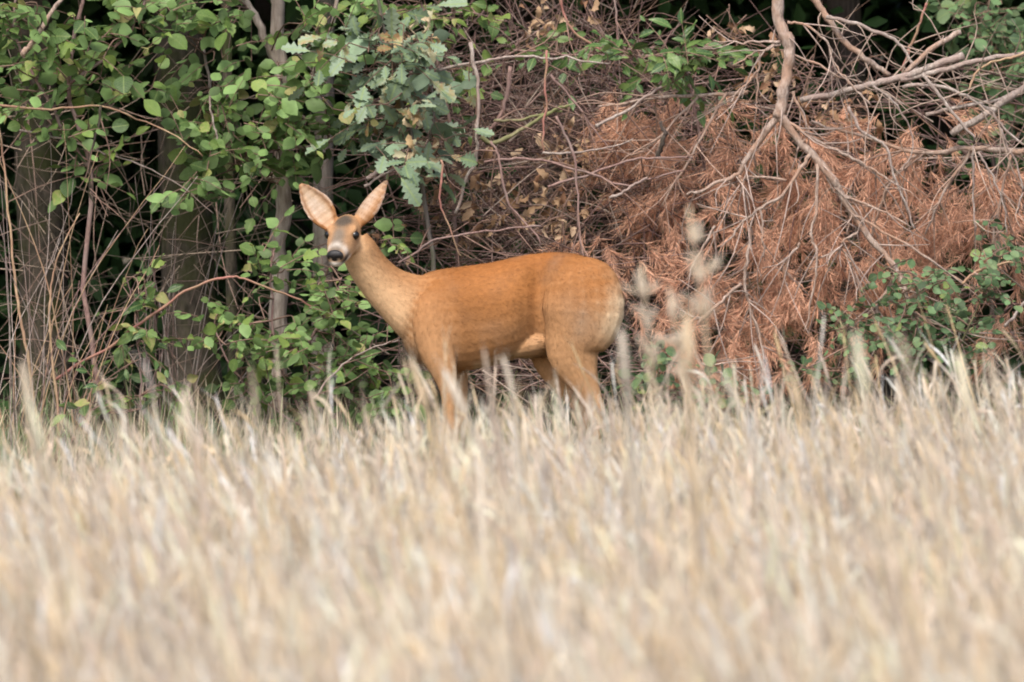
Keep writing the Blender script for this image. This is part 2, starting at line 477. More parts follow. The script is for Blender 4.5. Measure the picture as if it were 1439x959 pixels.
OV = [(0, .012), (.1, .14), (.25, .29), (.45, .36), (.65, .30), (.82, .17), (.94, .06), (1, .004)]
RD = [(0, .02), (.08, .2), (.25, .37), (.5, .44), (.75, .34), (.92, .15), (1, .01)]
LA = [(0, .01), (.15, .12), (.35, .22), (.55, .23), (.75, .15), (.9, .06), (1, .003)]
OK = [(0, .012), (.1, .05), (.2, .14), (.26, .09), (.38, .23), (.45, .13), (.58, .31), (.66, .17), (.78, .26), (.86, .14), (.94, .15), (1, .03)]
BITE = [(0, .012), (.1, .15), (.25, .30), (.4, .37), (.5, .22), (.58, .30), (.75, .24), (.85, .08), (.93, .10), (1, .01)]
LEAF = {
    'hazel': [leaf_mesh('leaf', M['hazel'], OV, f, c, t) for f, c, t in ((.3, .15, 0), (.15, .35, .05), (.5, .05, -.04), (.2, -.1, .03))] + [leaf_mesh('leaf', M['hazel'], st_, f, c, t) for st_, f, c, t in ((LA, .3, .25, .08), (LA, .9, .1, 0), (BITE, .3, .3, .1), (OV, .8, .55, -.12), (OV, .1, .7, .15))],
    'round': [leaf_mesh('leaf', M['hazel'], RD, f, c, t) for f, c, t in ((.25, .15, 0), (.12, .3, .05), (.4, -.05, -.04))],
    'glossy': [leaf_mesh('leaf', M['glossy'], LA, f, c, t) for f, c, t in ((.3, .2, 0), (.15, .4, .05), (.5, .05, -.04))],
    'oak': [leaf_mesh('leaf', M['oak'], OK, f, c, t) for f, c, t in ((.25, .15, 0), (.1, .35, .06), (.45, .0, -.05))],
    'bramble': [leaf_mesh('leaf', M['bramble'], RD, f, c, t) for f, c, t in ((.3, .1, 0), (.15, .3, .04), (.45, -.05, -.04))],
}


def basis(d, n):
    d = nrm(d); n = n - d * np.dot(d, n); n = nrm(n); s = np.cross(n, d)
    return Matrix(((d[0], s[0], n[0]), (d[1], s[1], n[1]), (d[2], s[2], n[2])))


def put(name, me, parent, p, d, n, size):
    o = bpy.data.objects.new(name, me)
    col.objects.link(o)
    o.parent = parent
    m = Matrix.Translation(Vector(p) - parent.location) @ (basis(d, n) * size).to_4x4()
    o.matrix_basis = m
    return o


def shrub(name, label, cat, base_px, Y, stems, blobs, kinds, size, stem_mat, twig_col, cap=300, droop=0.25, dY=0.14, tw=(0.09, 0.2), up=0.2, link_frac=0.5, dens=1.5):
    b = P(base_px[0], base_px[1], Y); b[2] = max(-0.02, b[2]) if base_px[1] < 100 else -0.02
    t = thing(name, label, cat, b)
    sk = []
    for pts, r0, r1 in stems:
        pp = smooth_path([P(q[0], q[1], q[2] if len(q) > 2 else Y) for q in pts], 4 * len(pts))
        pp[1:-1] += rng.normal(0, 0.004, pp[1:-1].shape)
        sk.append(pp)
        link('stem', mesh_from('stem', tubes(pp[None], np.linspace(r0, r1, len(pp))[None], 7), stem_mat), t)
    sk = np.concatenate(sk) if sk else b[None]
    leaves, tws, rads = [], [], []
    for bl in blobs:
        cx, cy, rx, ry, n = bl[:5]
        y0 = bl[5] if len(bl) > 5 else Y
        for i in range(int(n * dens + .5)):
            a = random.uniform(0, 6.283); q = math.sqrt(random.random())
            p = P(cx + rx * q * math.cos(a), cy + ry * q * math.sin(a), y0 + random.gauss(0, dY))
            d = nrm(np.array([random.gauss(0, 1), random.gauss(-0.25, 0.7), random.gauss(up, 0.6)]))
            ln = random.uniform(*tw)
            e = p + d * ln; e[2] -= droop * ln * 0.6
            mid = (p + e) / 2 + np.array([0, 0, 0.05 * ln])
            pp = smooth_path([p, mid, e], 7)
            tws.append(pp); rads.append(np.linspace(0.0022, 0.0009, 7))
            if random.random() < link_frac:
                j = np.argmin(np.linalg.norm(sk - p, axis=1) + np.abs(rng.normal(0, 0.08, len(sk))))
                m2 = (sk[j] + p) / 2 + np.array([random.gauss(0, .02), random.gauss(0, .02), random.uniform(-.02, .05)])
                tws.append(smooth_path([sk[j], m2, p], 7)); rads.append(np.linspace(0.0035, 0.002, 7))
            k = max(3, int(ln / (size * 0.52)))
            for m in range(k + 1):
                f = (m + 0.6) / (k + 0.6)
                c = pp[min(6, int(f * 6))]
                sgn = 1 if m % 2 else -1
                sd_ = nrm(np.cross(d, [0, -0.4, 1.0]))
                ld = d * random.uniform(.3, .9) + sgn * sd_ * random.uniform(.5, 1.0) + np.array([0, -0.15, -droop * random.uniform(0, 2)])
                if m == k:
                    ld = d + np.array([0, 0, -droop])
                ln_ = np.array([random.gauss(0, .6), random.gauss(-.5, .5), random.uniform(.0, 1.0)])
                leaves.append((c, ld, ln_, size * .86 * random.choice((.55, .75, .9, 1.0, 1.1, 1.3)) * random.uniform(.85, 1.15)))
    T = np.array(tws); Rr = np.array(rads)
    cc = np.array(twig_col) * rng.uniform(.7, 1.3, (len(T), 1))
    link('twigs', mesh_from('twigs', tubes(T, Rr, 4, cc), M['twig']), t, 'stuff')
    random.shuffle(leaves)
    for (c, ld, ln_, s) in leaves[:cap]:
        put('leaf', random.choice(LEAF[random.choice(kinds)]), t, c, ld, ln_, s)
    rest = leaves[cap:]
    if rest:
        pc = np.array([r[0] for r in rest]); dd = nrm(np.array([r[1] for r in rest])); nn = np.array([r[2] for r in rest]); ss = np.array([r[3] for r in rest])[:, None]
        sd_ = np.cross(dd, nn)
        Pq = np.stack([pc + dd * ss * f + np.array([0, 0, -.12]) * ss * f * f for f in (0, .2, .5, .8, 1)], 1)
        Wq = np.stack([ss[:, 0] * w for w in (.02, .28, .36, .2, .01)], 1)
        base = np.array({'oak': (.17, .24, .155), 'bramble': (.10, .17, .075), 'glossy': (.10, .19, .055)}.get(kinds[0], (.13, .21, .07)))
        lc = base * rng.uniform(.55, 1.7, (len(rest), 1)) * np.array([1, 1, 1])
        link('foliage', mesh_from('foliage', ribbons(Pq, Wq, sd_, lc, .25), M['grass']), t, 'stuff')
    return t


BR = (0.20, 0.13, 0.10)
shrub('hedge_shrub', 'broad-leaved green shrub hanging over the mossy trunk', 'shrub', (120, 590), 0.95,
      [([(150, 590), (120, 420), (128, 240), (95, 120), (120, -40), (110, -140)], .010, .006), ([(128, 240), (60, 130), (20, 40), (30, -40)], .007, .004), ([(95, 120), (170, 60), (215, -20)], .006, .004)],
      [(55, 60, 65, 50, 13), (25, 140, 40, 45, 8), (150, 105, 45, 45, 9), (100, 190, 55, 28, 6), (165, 35, 55, 35, 9), (20, 20, 40, 25, 6), (140, 240, 38, 26, 4), (230, 15, 35, 22, 5), (85, 100, 60, 35, 9), (215, 128, 22, 14, 2), (80, -80, 120, 50, 18)],
      ['hazel', 'hazel', 'round'], .070, M['bark_red'], BR)
sap = shrub('leafy_sapling', 'leafy green sapling with a pale forked stem over the deer', 'sapling', (392, 590), 1.35,
      [([(388, 590), (390, 480), (393, 380), (396, 290), (398, 190), (394, 90), (386, -30), (392, -180), (400, -330)], .036, .020),
       ([(397, 110), (380, 65), (358, 25), (335, -20), (310, -120)], .018, .010),
       ([(398, 190), (430, 120), (460, 50), (480, -30), (500, -130)], .010, .006), ([(396, 260), (340, 220), (300, 140), (285, 60)], .009, .005), ([(396, 210), (450, 205), (490, 180)], .007, .004)],
      [(300, 40, 65, 45, 14, 1.1), (320, 130, 60, 55, 15, 1.1), (295, 215, 50, 40, 10, 1.1), (425, 140, 45, 55, 13, 1.15), (430, 195, 55, 45, 13, 1.15), (285, 262, 40, 24, 6, 1.1), (465, 55, 55, 50, 13, 1.15), (360, 200, 40, 45, 9, 1.1), (365, 235, 50, 22, 5, 1.1), (330, -110, 110, 55, 20, 1.2), (430, -220, 100, 70, 18, 1.3)],
      ['hazel', 'round', 'round'], .064, M['bark_pale'], BR)
oak = shrub('oak_sapling', 'young oak with dull blue-green lobed leaves above the ear', 'oak', (585, 590), 1.0,
      [([(600, 590), (612, 400), (590, 250), (560, 120), (520, -30)], .010, .006), ([(590, 250), (610, 170), (600, 80)], .006, .004)],
      [(540, 50, 55, 40, 11), (515, 105, 45, 45, 9), (580, 125, 40, 45, 10), (555, 180, 48, 35, 9), (602, 205, 28, 25, 5), (585, 75, 30, 30, 5), (575, 225, 34, 18, 3)],
      ['oak'], .095, M['bark_grey'], BR, droop=.4)
shrub('beech_sapling', 'green beech spray reaching over the brush heap at the top edge', 'sapling', (640, 590), 1.5,
      [([(650, 590), (640, 300), (620, 100), (585, -20)], .008, .005), ([(600, 30), (650, 18), (712, 30)], .004, .002), ([(618, 90), (660, 130), (690, 118)], .003, .002)],
      [(620, 22, 50, 16, 8), (680, 26, 26, 10, 4), (640, 128, 26, 24, 5), (560, 10, 40, 16, 5)], ['hazel'], .062, M['bark_red'], BR)
shrub('dogwood_shrub', 'glossy green shrub spray lying across the top of the brush heap', 'shrub', (1010, 600), 1.6,
      [([(1040, 600), (1010, 380), (985, 200), (950, 80), (860, 70)], .007, .004), ([(950, 80), (790, 76), (720, 70)], .004, .003)],
      [(930, 82, 58, 24, 13, 1.2), (985, 82, 30, 20, 7, 1.2), (880, 80, 24, 16, 4, 1.2), (815, 72, 40, 14, 5, 1.7), (745, 70, 36, 14, 4, 1.7), (960, 105, 30, 14, 4, 1.2)], ['glossy'], .07, M['bark_red'], BR)
shrub('low_shrub', 'low fresh green shrub under the head and chest of the deer', 'shrub', (440, 610), 0.85,
      [([(440, 610), (430, 500), (470, 420), (480, 390)], .006, .003), ([(440, 610), (390, 500), (382, 380), (385, 345)], .006, .003), ([(440, 610), (340, 540), (300, 460)], .005, .003), ([(450, 610), (500, 540), (525, 470)], .005, .003)],
      [(388, 375, 30, 30, 8), (310, 460, 42, 25, 7), (365, 478, 45, 32, 9), (470, 425, 40, 50, 13), (500, 515, 50, 45, 14), (420, 515, 50, 38, 11), (550, 350, 20, 20, 3), (460, 565, 70, 25, 8), (540, 560, 40, 30, 6), (345, 540, 40, 25, 4), (440, 470, 40, 40, 7)],
      ['round', 'hazel'], .056, M['bark_red'], BR)
shrub('small_shrub', 'small sparse green shrub among thin dry stems', 'shrub', (200, 610), 0.8,
      [([(200, 610), (196, 520), (190, 440), (178, 390)], .004, .002)],
      [(188, 415, 28, 25, 5), (195, 480, 32, 24, 6), (150, 560, 40, 24, 5), (225, 560, 35, 22, 4)], ['glossy', 'hazel'], .06, M['bark_red'], BR)
shrub('bramble', 'small-leaved green bramble creeping over the dead pine needles', 'bramble', (1290, 600), 0.75,
      [([(1290, 600), (1285, 480), (1262, 400), (1230, 370)], .004, .002), ([(1300, 600), (1350, 480), (1400, 380), (1420, 330)], .004, .002), ([(1290, 600), (1210, 520), (1180, 450)], .004, .002)],
      [(1285, 395, 45, 35, 14), (1245, 445, 55, 45, 18), (1350, 430, 60, 50, 20), (1400, 345, 38, 32, 12), (1205, 480, 45, 40, 12), (1330, 490, 75, 28, 16), (1290, 470, 40, 40, 10), (1150, 520, 40, 25, 6), (1410, 410, 28, 50, 8)],
      ['bramble'], .036, M['bark_green'], BR, tw=(.06, .14), dens=1.15)
shrub('young_bramble', 'little green bramble sprig low behind the rump of the deer', 'bramble', (925, 600), 0.6,
      [([(930, 600), (925, 540), (915, 480)], .003, .002)], [(918, 500, 22, 32, 7), (935, 555, 30, 20, 5), (1020, 555, 50, 18, 6)], ['bramble'], .045, M['bark_green'], BR, tw=(.06, .12))
shrub('edge_bush', 'dense small-leaved bush in the shade beyond the grey branches', 'bush', (1400, 560), 3.6,
      [([(1400, 560), (1395, 300), (1400, 120), (1390, -20)], .012, .006)],
      [(1390, 40, 45, 45, 20), (1425, 110, 25, 70, 16), (1350, 20, 25, 20, 5), (1400, 90, 40, 40, 12), (1420, 200, 28, 50, 8)], ['bramble'], .05, M['bark_dark'], BR, dY=.3)

# ------------------------------------------------------------------ dry stems on the wood edge
def bare(name, label, cat, Y, lines, mat, sides=7, group=None, twigs=0, tcol=BR, jit=0.003, base=None, part='branch', fork=True):
    """A bare branch or bush: lines are (pixel points, radius at each end in m)."""
    first = lines[0][0][0]
    b = P(first[0], first[1], first[2] if len(first) > 2 else Y) if base is None else base
    t = thing(name, label, cat, b, group)
    allp = []
    for li, (pts, r0, r1) in enumerate(lines):
        pp = smooth_path([P(q[0], q[1], q[2] if len(q) > 2 else Y) for q in pts], 5 * len(pts))
        wob = np.cumsum(rng.normal(0, jit, pp.shape), 0); wob -= np.linspace(0, 1, len(pp))[:, None] * wob[-1]
        pp = pp + wob
        rr = .98 * np.linspace(r0, r1, len(pp)) * (1 + np.abs(rng.normal(0, .12, len(pp))))
        link(part, mesh_from(part, tubes(pp[None], rr[None], sides), mat), t)
        allp.append((pp, rr))
    if twigs:
        T, Q = [], []
        for i in range(twigs):
            pp, rr = random.choice(allp)
            k = random.randrange(1, len(pp) - 1)
            d = nrm(pp[k + 1] - pp[k - 1]) * random.uniform(.3, 1) + rng.normal(0, .55, 3)
            d = nrm(d); ln = random.uniform(.08, .3)
            e = pp[k] + d * ln + np.array([0, 0, -.15 * ln])
            T.append(smooth_path([pp[k], (pp[k] + e) / 2 + rng.normal(0, .015, 3), e], 6)); Q.append(np.linspace(min(.0032, rr[k] * .7), .0011, 6))
        cc = np.array(tcol) * rng.uniform(.75, 1.3, (len(T), 1))
        link('twigs', mesh_from('twigs', tubes(np.array(T), np.array(Q), 4, cc), M['twig']), t, 'stuff')
    return t


def dry_bush(name, label, bx, Y, n, xs_, tops, mats):
    lines = []
    b = P(bx, 640, Y); b[2] = 0
    t = thing(name, label, 'dry bush', b)
    for i in range(n):
        x0 = bx + random.gauss(0, 26)
        tx = random.uniform(*xs_); ty = random.uniform(*tops)
        Yt = Y + random.gauss(0, .25)
        p0 = P(x0, 650, Y + random.gauss(0, .08)); p0[2] = 0
        p2 = P(tx, ty, Yt)
        pm = (p0 * .5 + p2 * .5) + np.array([(x0 - tx) / 410 * random.uniform(-.05, .22), random.gauss(0, .05), random.uniform(0, .06)])
        pp = smooth_path([p0, pm, p2], 12)
        pp[1:-1] += np.cumsum(rng.normal(0, .0025, (10, 3)), 0)
        r = random.uniform(.0018, .0036)
        link('stem', mesh_from('stem', tubes(pp[None], np.linspace(r, r * .35, 12)[None], 5), random.choice(mats)), t)
    return t


dry_bush('dry_bush', 'tangle of thin dry tan stems in front of the mossy trunk', 75, 0.7, 22, (-40, 290), (170, 460), [M['bark_straw'], M['bark_dead'], M['bark_red']])
dry_bush('dry_bush', 'sparser dry grey stems in front of the broad trunk', 235, 1.4, 22, (110, 420), (220, 480), [M['bark_dead'], M['bark_red'], M['bark_dead']])
dry_bush('dry_bush', 'thin brown stems leaning at the field corner by the picture edge', 5, 0.5, 14, (-60, 130), (230, 480), [M['bark_straw'], M['bark_dead']])
bare('bramble_cane', 'reddish bramble cane arching in front of the broad trunk', 'cane', 0.75, [([(80, 535), (160, 490), (230, 435), (275, 400), (310, 391), (345, 396), (400, 412), (440, 432)], .0052, .003)], M['bark_cane'], part='stem')
bare('dry_cane', 'tall pale tan cane standing at the picture edge', 'cane', 0.6, [([(60, 640), (40, 500), (28, 430), (18, 350), (4, 230), (-6, 150)], .0058, .003)], M['bark_straw'], part='stem')
bare('dry_cane', 'pale cane rising steeply in front of the mossy trunk', 'cane', 0.6, [([(85, 640), (76, 500), (74, 420), (84, 365), (112, 300)], .0048, .002)], M['bark_straw'], part='stem')
bare('dead_branch', 'thin tan branch bowed under the hedge leaves at ear height', 'branch', 0.8, [([(-10, 148), (70, 157), (150, 157), (225, 182), (285, 220)], .0045, .002)], M['bark_straw'])
bare('dead_branch', 'grey twig bowed below the tan one near the mossy trunk', 'branch', 0.9, [([(15, 180), (90, 195), (150, 215), (230, 245), (300, 300)], .004, .0015)], M['bark_dead'], twigs=5)
bare('dead_branch', 'broken brown branch at the top among hedge leaves', 'branch', 0.8, [([(30, 78), (52, 48), (92, -8)], .010, .007)], M['bark_pine'])
bare('dead_branch', 'upright dead twig hanging among the sapling leaves', 'branch', 0.95, [([(296, 130), (300, 170), (305, 200)], .004, .003)], M['bark_dead'])
bare('dead_branch', 'dark crooked twig hanging below the hedge leaves', 'branch', 0.7, [([(142, 150), (134, 200), (126, 245), (128, 280), (160, 320)], .005, .002)], M['bark_dark'], twigs=4)
bare('dead_branch', 'pale bare stick lying below the chest of the deer', 'branch', 0.5, [([(440, 560), (480, 520), (520, 490), (560, 478)], .0035, .002)], M['bark_dead'], twigs=6)
bare('dead_branch', 'broken forked branch sticking out above the ear of the deer', 'branch', 0.9, [([(515, 250), (535, 232), (560, 215), (585, 200)], .008, .005), ([(512, 262), (545, 245), (590, 225)], .005, .003)], M['bark_dead'])

# ------------------------------------------------------------------ brush heap
def heap_front(px, py):
    """How far back the face of the heap lies: it leans away from the field."""
    return 0.75 + max(0, (520 - py)) / 400 * 0.85

def stick_cloud(n, xr, yr, dep, ln, rad, cols, flat=0.5):
    T, Q, Cc = [], [], []
    for i in range(n):
        px = random.uniform(*xr); py = random.uniform(*yr)
        p = P(px, py, heap_front(px, py) + random.uniform(*dep))
        a = random.gauss(0, 1)
        d = nrm(np.array([random.gauss(0, 1), random.gauss(0, .35), random.gauss(-.05, flat)]))
        L = random.uniform(*ln)
        q = p + d * L
        m = (p + q) / 2 + rng.normal(0, .05, 3) * L
        T.append(smooth_path([p, m + rng.normal(0, .02, 3), q], 7)); r = random.uniform(*rad)
        Q.append(np.linspace(r, r * .45, 7)); Cc.append(np.array(random.choice(cols)) * random.uniform(.65, 1.25))
    T = np.array(T); T[:, :, 2] = np.maximum(T[:, :, 2], 0.005)
    return tubes(T, np.array(Q), 4, np.array(Cc))


RC = [(0.20, 0.125, 0.11), (0.27, 0.185, 0.16), (0.14, 0.085, 0.075), (0.33, 0.26, 0.215), (0.22, 0.14, 0.10), (0.09, 0.055, 0.05)]
o = link('brushwood', mesh_from('brushwood', stick_cloud(1150, (540, 1000), (110, 560), (0.05, 1.2), (.15, .6), (.0012, .0035), RC)
         + stick_cloud(420, (600, 900), (0, 200), (0.3, 1.2), (.2, .6), (.0012, .003), RC, .8)
         + stick_cloud(750, (880, 1480), (90, 560), (0.35, 1.2), (.15, .6), (.0012, .0035), RC), M['twig']), None, 'stuff')
tag(o, 'tangle of thin purple-brown twigs filling the brush heap', 'brushwood')
TC = [(0.24, 0.18, 0.14), (0.33, 0.26, 0.20), (0.15, 0.11, 0.09), (0.28, 0.19, 0.15), (0.10, 0.08, 0.06)]
o = link('dead_twigs', mesh_from('dead_twigs', stick_cloud(300, (-40, 450), (120, 600), (0.1, 1.9), (.2, .6), (.001, .0028), TC, .9), M['twig']), None, 'stuff')
tag(o, 'tangle of thin dead twigs between the trunks beside the field', 'twigs')

mid = [
    ('long grey branch lying level across the top of the brush heap', 'bark_dead', 1.1, [([(610, 101), (667, 88), (713, 82), (767, 85), (800, 80), (857, 90)], .0052, .003)], 5),
    ('grey upright stem standing before the brush heap beside the oak', 'bark_dead', 1.0, [([(660, 60), (670, 133), (665, 187), (667, 213), (653, 247), (640, 300)], .0065, .005)], 5),
    ('straight reddish upright twig in the middle of the brush heap', 'bark_cane', .95, [([(767, 70), (767, 133), (765, 180), (763, 220)], .0045, .003)], 3),
    ('brown slanting stem beside the mossy greenish branch', 'bark_red', 1.2, [([(716, 95), (707, 143), (677, 192), (650, 240)], .0075, .005)], 4),
    ('mossy greenish bent branch in the brush heap', 'bark_green', 1.1, [([(677, 193), (700, 202), (733, 183), (773, 157), (800, 148)], .0085, .005), ([(693, 170), (733, 168), (790, 157)], .005, .004)], 3),
    ('thin brown stem curving down above the back of the deer', 'bark_red', .8, [([(690, 200), (703, 227), (713, 283), (735, 310), (760, 345)], .0045, .003)], 5),
    ('brown twig slanting down from the level grey branch', 'bark_red', 1.0, [([(773, 103), (813, 150), (833, 180), (860, 215)], .0045, .002)], 4),
    ('long reddish stem running down behind the hips of the deer', 'bark_red', .8, [([(780, 163), (803, 210), (810, 267), (814, 325), (820, 370)], .0048, .003)], 5),
    ('pale level twig at the middle height of the brush heap', 'bark_dead', .9, [([(763, 213), (813, 213), (867, 203), (890, 195)], .0042, .002)], 4),
    ('long purple-brown branch running toward the dead pine', 'bark_red', .85, [([(770, 262), (813, 247), (853, 230), (907, 217), (975, 222)], .005, .003)], 6),
    ('forked brown branch dipping between heap and dead pine', 'bark_red', .85, [([(680, 230), (747, 227), (813, 243), (867, 260), (907, 253), (960, 240)], .0045, .003)], 6),
    ('short dark stub standing up at the edge of the pine needles', 'bark_dark', .9, [([(925, 222), (929, 205), (933, 185), (928, 172)], .0085, .006)], 0),
    ('brown twig standing beside the raised ear of the deer', 'bark_cane', .7, [([(620, 225), (623, 273), (633, 317), (648, 360)], .0042, .002)], 3),
    ('cut pale stick end poking out above the rump', 'bark_dead', .8, [([(857, 280), (880, 266), (910, 250)], .005, .004)], 0),
    ('reddish bowed twig hanging down at the top of the heap', 'bark_cane', 1.3, [([(780, -15), (800, 30), (833, 63), (866, 76)], .005, .003)], 4),
    ('thin straight twig hanging from the top edge before the wide trunk', 'bark_red', 1.3, [([(862, -15), (866, 30), (867, 75), (862, 110)], .004, .003)], 2),
    ('slender brown branch rising toward the needles above the rump', 'bark_dead', 1.0, [([(840, 176), (880, 155), (930, 122)], .006, .004)], 3),
    ('curved brown branch low in the heap above the back', 'bark_red', .7, [([(560, 372), (600, 345), (640, 332), (700, 325), (760, 318)], .004, .003)], 6),
]
for (lb, mt, Y, ln, tw) in mid:
    bare('dead_branch', lb, 'branch', Y, ln, M[mt], twigs=tw, group='dead branches of the brush heap', tcol=(0.22, 0.14, 0.11))

# brown dead oak leaves caught in the heap
def crisp_leaf(c):
    st = [(0, .02), (.15, .10), (.3, .2), (.4, .15), (.55, .28), (.65, .18), (.8, .24), (.92, .12), (1, .02)]
    V, F = [], []
    for s, w in st:
        z = .25 * math.sin(s * 4)
        V += [(s, -w, z + w * .9), (s, 0, z), (s, w, z + w * .7)]
    for i in range(len(st) - 1):
        a = 3 * i
        F += [(a, a + 3, a + 4, a + 1), (a + 1, a + 4, a + 5, a + 2)]
    return mesh_from('dead_leaf', [(np.array(V), np.array(F), np.tile(np.array(c), (len(V), 1)))], M['dead_leaf'])


CRISP = [crisp_leaf(c) for c in ((.34, .21, .12), (.42, .28, .17), (.27, .15, .09), (.50, .36, .24))]
PALEC = [crisp_leaf(c) for c in ((.52, .42, .27), (.46, .33, .18), (.42, .40, .26))]
for (cx, cy, rx, ry, n) in [(590, 30, 20, 18, 7), (605, 70, 18, 14, 6), (585, 160, 20, 20, 9), (600, 205, 32, 22, 14), (560, 220, 26, 14, 7)]:
    for i in range(n):
        put('dead_leaf', random.choice(PALEC), oak, P(random.gauss(cx, rx * .6), random.gauss(cy, ry * .6), .9 + random.gauss(0, .08)), rng.normal(0, 1, 3) + [0, 0, -.6], rng.normal(0, 1, 3) + [0, -1, .5], random.uniform(.035, .065))
bb = P(720, 640, 1.2); bb[2] = 0
dl = thing('oak_brush', 'dead oak brushwood with crisp brown leaves still on it', 'brushwood', bb)
pts_l = []
for (cx, cy, rx, ry, n) in [(640, 290, 60, 60, 40), (720, 300, 90, 50, 44), (800, 190, 40, 50, 30), (690, 235, 90, 30, 24), (800, 270, 50, 60, 34), (600, 190, 35, 40, 18), (765, 30, 35, 35, 22), (822, 15, 6, 18, 4), (1070, 100, 50, 40, 26), (1020, 50, 40, 22, 14), (1180, 165, 60, 35, 24), (590, 60, 25, 30, 8), (560, 335, 40, 30, 8)]:
    for i in range(n):
        a = random.uniform(0, 6.28); q = math.sqrt(random.random())
        px, py = cx + rx * q * math.cos(a), cy + ry * q * math.sin(a)
        p = P(px, py, heap_front(px, py) + random.uniform(-.02, .4))
        put('dead_leaf', random.choice(CRISP), dl, p, rng.normal(0, 1, 3) + [0, 0, -.6], rng.normal(0, 1, 3) + [0, -.8, .4], random.uniform(.03, .062))
        pts_l.append(p)
T = []
for p in pts_l:
    e = p + rng.normal(0, .08, 3)
    T.append(smooth_path([p, (p + e) / 2 + rng.normal(0, .01, 3), e], 5))
link('twigs', mesh_from('twigs', tubes(np.array(T), np.tile(np.linspace(.0012, .0025, 5), (len(T), 1)), 4, np.array(BR) * rng.uniform(.7, 1.3, (len(T), 1))), M['twig']), dl, 'stuff')

# ------------------------------------------------------------------ dead pine with red needles
def spray_mesh(seed):
    g = np.random.default_rng(seed)
    n = 74
    tw = smooth_path([(0, 0, 0), (.5, g.normal(0, .05), -.06), (1, g.normal(0, .1), -.24)], 8)
    ch = tubes(tw[None], np.linspace(.012, .006, 8)[None], 4, np.array([[.30, .19, .13]]))
    f = g.uniform(.12, 1, n)
    b = np.array([tw[min(7, int(q * 7.99))] for q in f])
    d = nrm(np.stack([g.normal(1.0, .3, n), g.normal(0, .5, n), g.normal(-.25, .5, n)], 1))
    L = g.uniform(.26, .46, n)[:, None]
    e = b + d * L; e[:, 2] -= .12 * L[:, 0]
    m = (b + e) / 2; m[:, 2] += .02
    Pq = np.stack([b, m, e], 1); Wq = np.tile([.006, .0075, .003], (n, 1))
    cc = np.array([.62, .345, .23]) * g.uniform(.6, 1.3, (n, 1)) + np.array([.06, .06, .045]) * g.uniform(0, 1, (n, 1))
    return mesh_from('needle_spray', ch + ribbons(Pq, Wq, g.normal(0, 1, (n, 3)), cc, .3), M['needle'])


SPR = [spray_mesh(s) for s in range(9)]


def needles(t, blobs, cap=300):
    k = 0
    for (cx, cy, rx, ry, n) in blobs:
        for i in range(int(n * .85)):
            if k >= cap:
                return
            k += 1
            if i % 4 == 0:                               # sprays hang in tufts of four from one twig
                a = random.uniform(0, 6.28); q = math.sqrt(random.random())
                tx, ty, td = cx + rx * q * math.cos(a), cy + ry * q * math.sin(a), random.uniform(-.08, .36)
                hang = np.array([random.gauss(0, .5), random.gauss(-.3, .25), random.gauss(-.9, .25)])
            px, py = tx + random.gauss(0, 9), ty + random.gauss(0, 11)
            p = P(px, py, heap_front(px, py) + td + random.gauss(0, .035))
            p[2] = max(p[2], .04)
            d = hang + rng.normal(0, .28, 3)
            put('needle_spray', random.choice(SPR), t, p, d, rng.normal(0, 1, 3) + [0, -.6, .5], random.uniform(.10, .18))


pine_lines = [
    ([(1100, -190), (1094, -100), (1091, -30), (1093, 33), (1106, 63), (1107, 90), (1100, 133), (1094, 165)], .021, .019),
    ([(1094, 160), (1110, 190), (1147, 230), (1177, 273), (1207, 323), (1243, 360), (1262, 390), (1273, 417), (1293, 450)], .015, .006),
    ([(1262, 390), (1237, 427), (1232, 446)], .006, .005),
    ([(1207, 325), (1190, 337), (1183, 352), (1153, 362)], .005, .003), ([(1183, 352), (1192, 365), (1200, 380)], .003, .002),
    ([(1200, 302), (1247, 330), (1297, 357), (1333, 387), (1395, 425)], .005, .003),
    ([(1093, 163), (1077, 187), (1050, 223), (1037, 247), (1003, 263), (965, 274)], .013, .004), ([(1038, 247), (1044, 262), (1052, 280)], .005, .004),
    ([(1140, 217), (1117, 247), (1090, 277), (1060, 293), (1037, 317), (1012, 348)], .007, .003),
    ([(1107, 253), (1057, 250), (1040, 263), (1023, 303)], .0045, .002),
    ([(1113, 127), (1123, 157), (1133, 183), (1120, 215)], .0045, .003),
    ([(1107, 170), (1147, 193), (1200, 217), (1237, 240), (1262, 258)], .006, .003),
    ([(1107, 30), (1140, 43), (1167, 67), (1180, 97), (1195, 120)], .0045, .003),
    ([(1107, 75), (1160, 103), (1192, 120), (1225, 150)], .0045, .003),
    ([(1173, 263), (1200, 277), (1237, 293), (1280, 320)], .005, .003),
    ([(1095, 57), (1053, 60), (1003, 57)], .005, .002), ([(1097, 62), (1062, 74), (1030, 92)], .005, .002), ([(1072, 72), (1067, 117), (1062, 163)], .0042, .002), ([(1066, 100), (1048, 123), (1026, 145)], .0042, .003),
    ([(1148, 232), (1150, 300), (1145, 333), (1147, 363), (1150, 400), (1143, 427), (1130, 466)], .0055, .003),
    ([(1123, 342), (1107, 357), (1103, 380), (1107, 402)], .004, .002),
    ([(1053, 320), (1045, 370), (1045, 410), (1053, 440), (1067, 473), (1074, 510)], .006, .003),
    ([(1005, 318), (980, 363), (965, 395)], .005, .003),
    ([(1040, 400), (1010, 430), (980, 458)], .006, .006),
    ([(1068, 292), (1070, 325), (1073, 362)], .004, .003), ([(1247, 420), (1290, 445), (1340, 460), (1400, 470)], .004, .002),
    ([(1160, 250), (1195, 290), (1190, 330)], .003, .002), ([(985, 510), (1010, 520), (1045, 515)], .004, .003),
]
pine = bare('dead_pine', 'dead pine top hung with red-brown needles, its forked stem uppermost', 'dead pine', .78, pine_lines, M['bark_pine'], 9, twigs=170, tcol=(.36, .28, .24), part='limb')
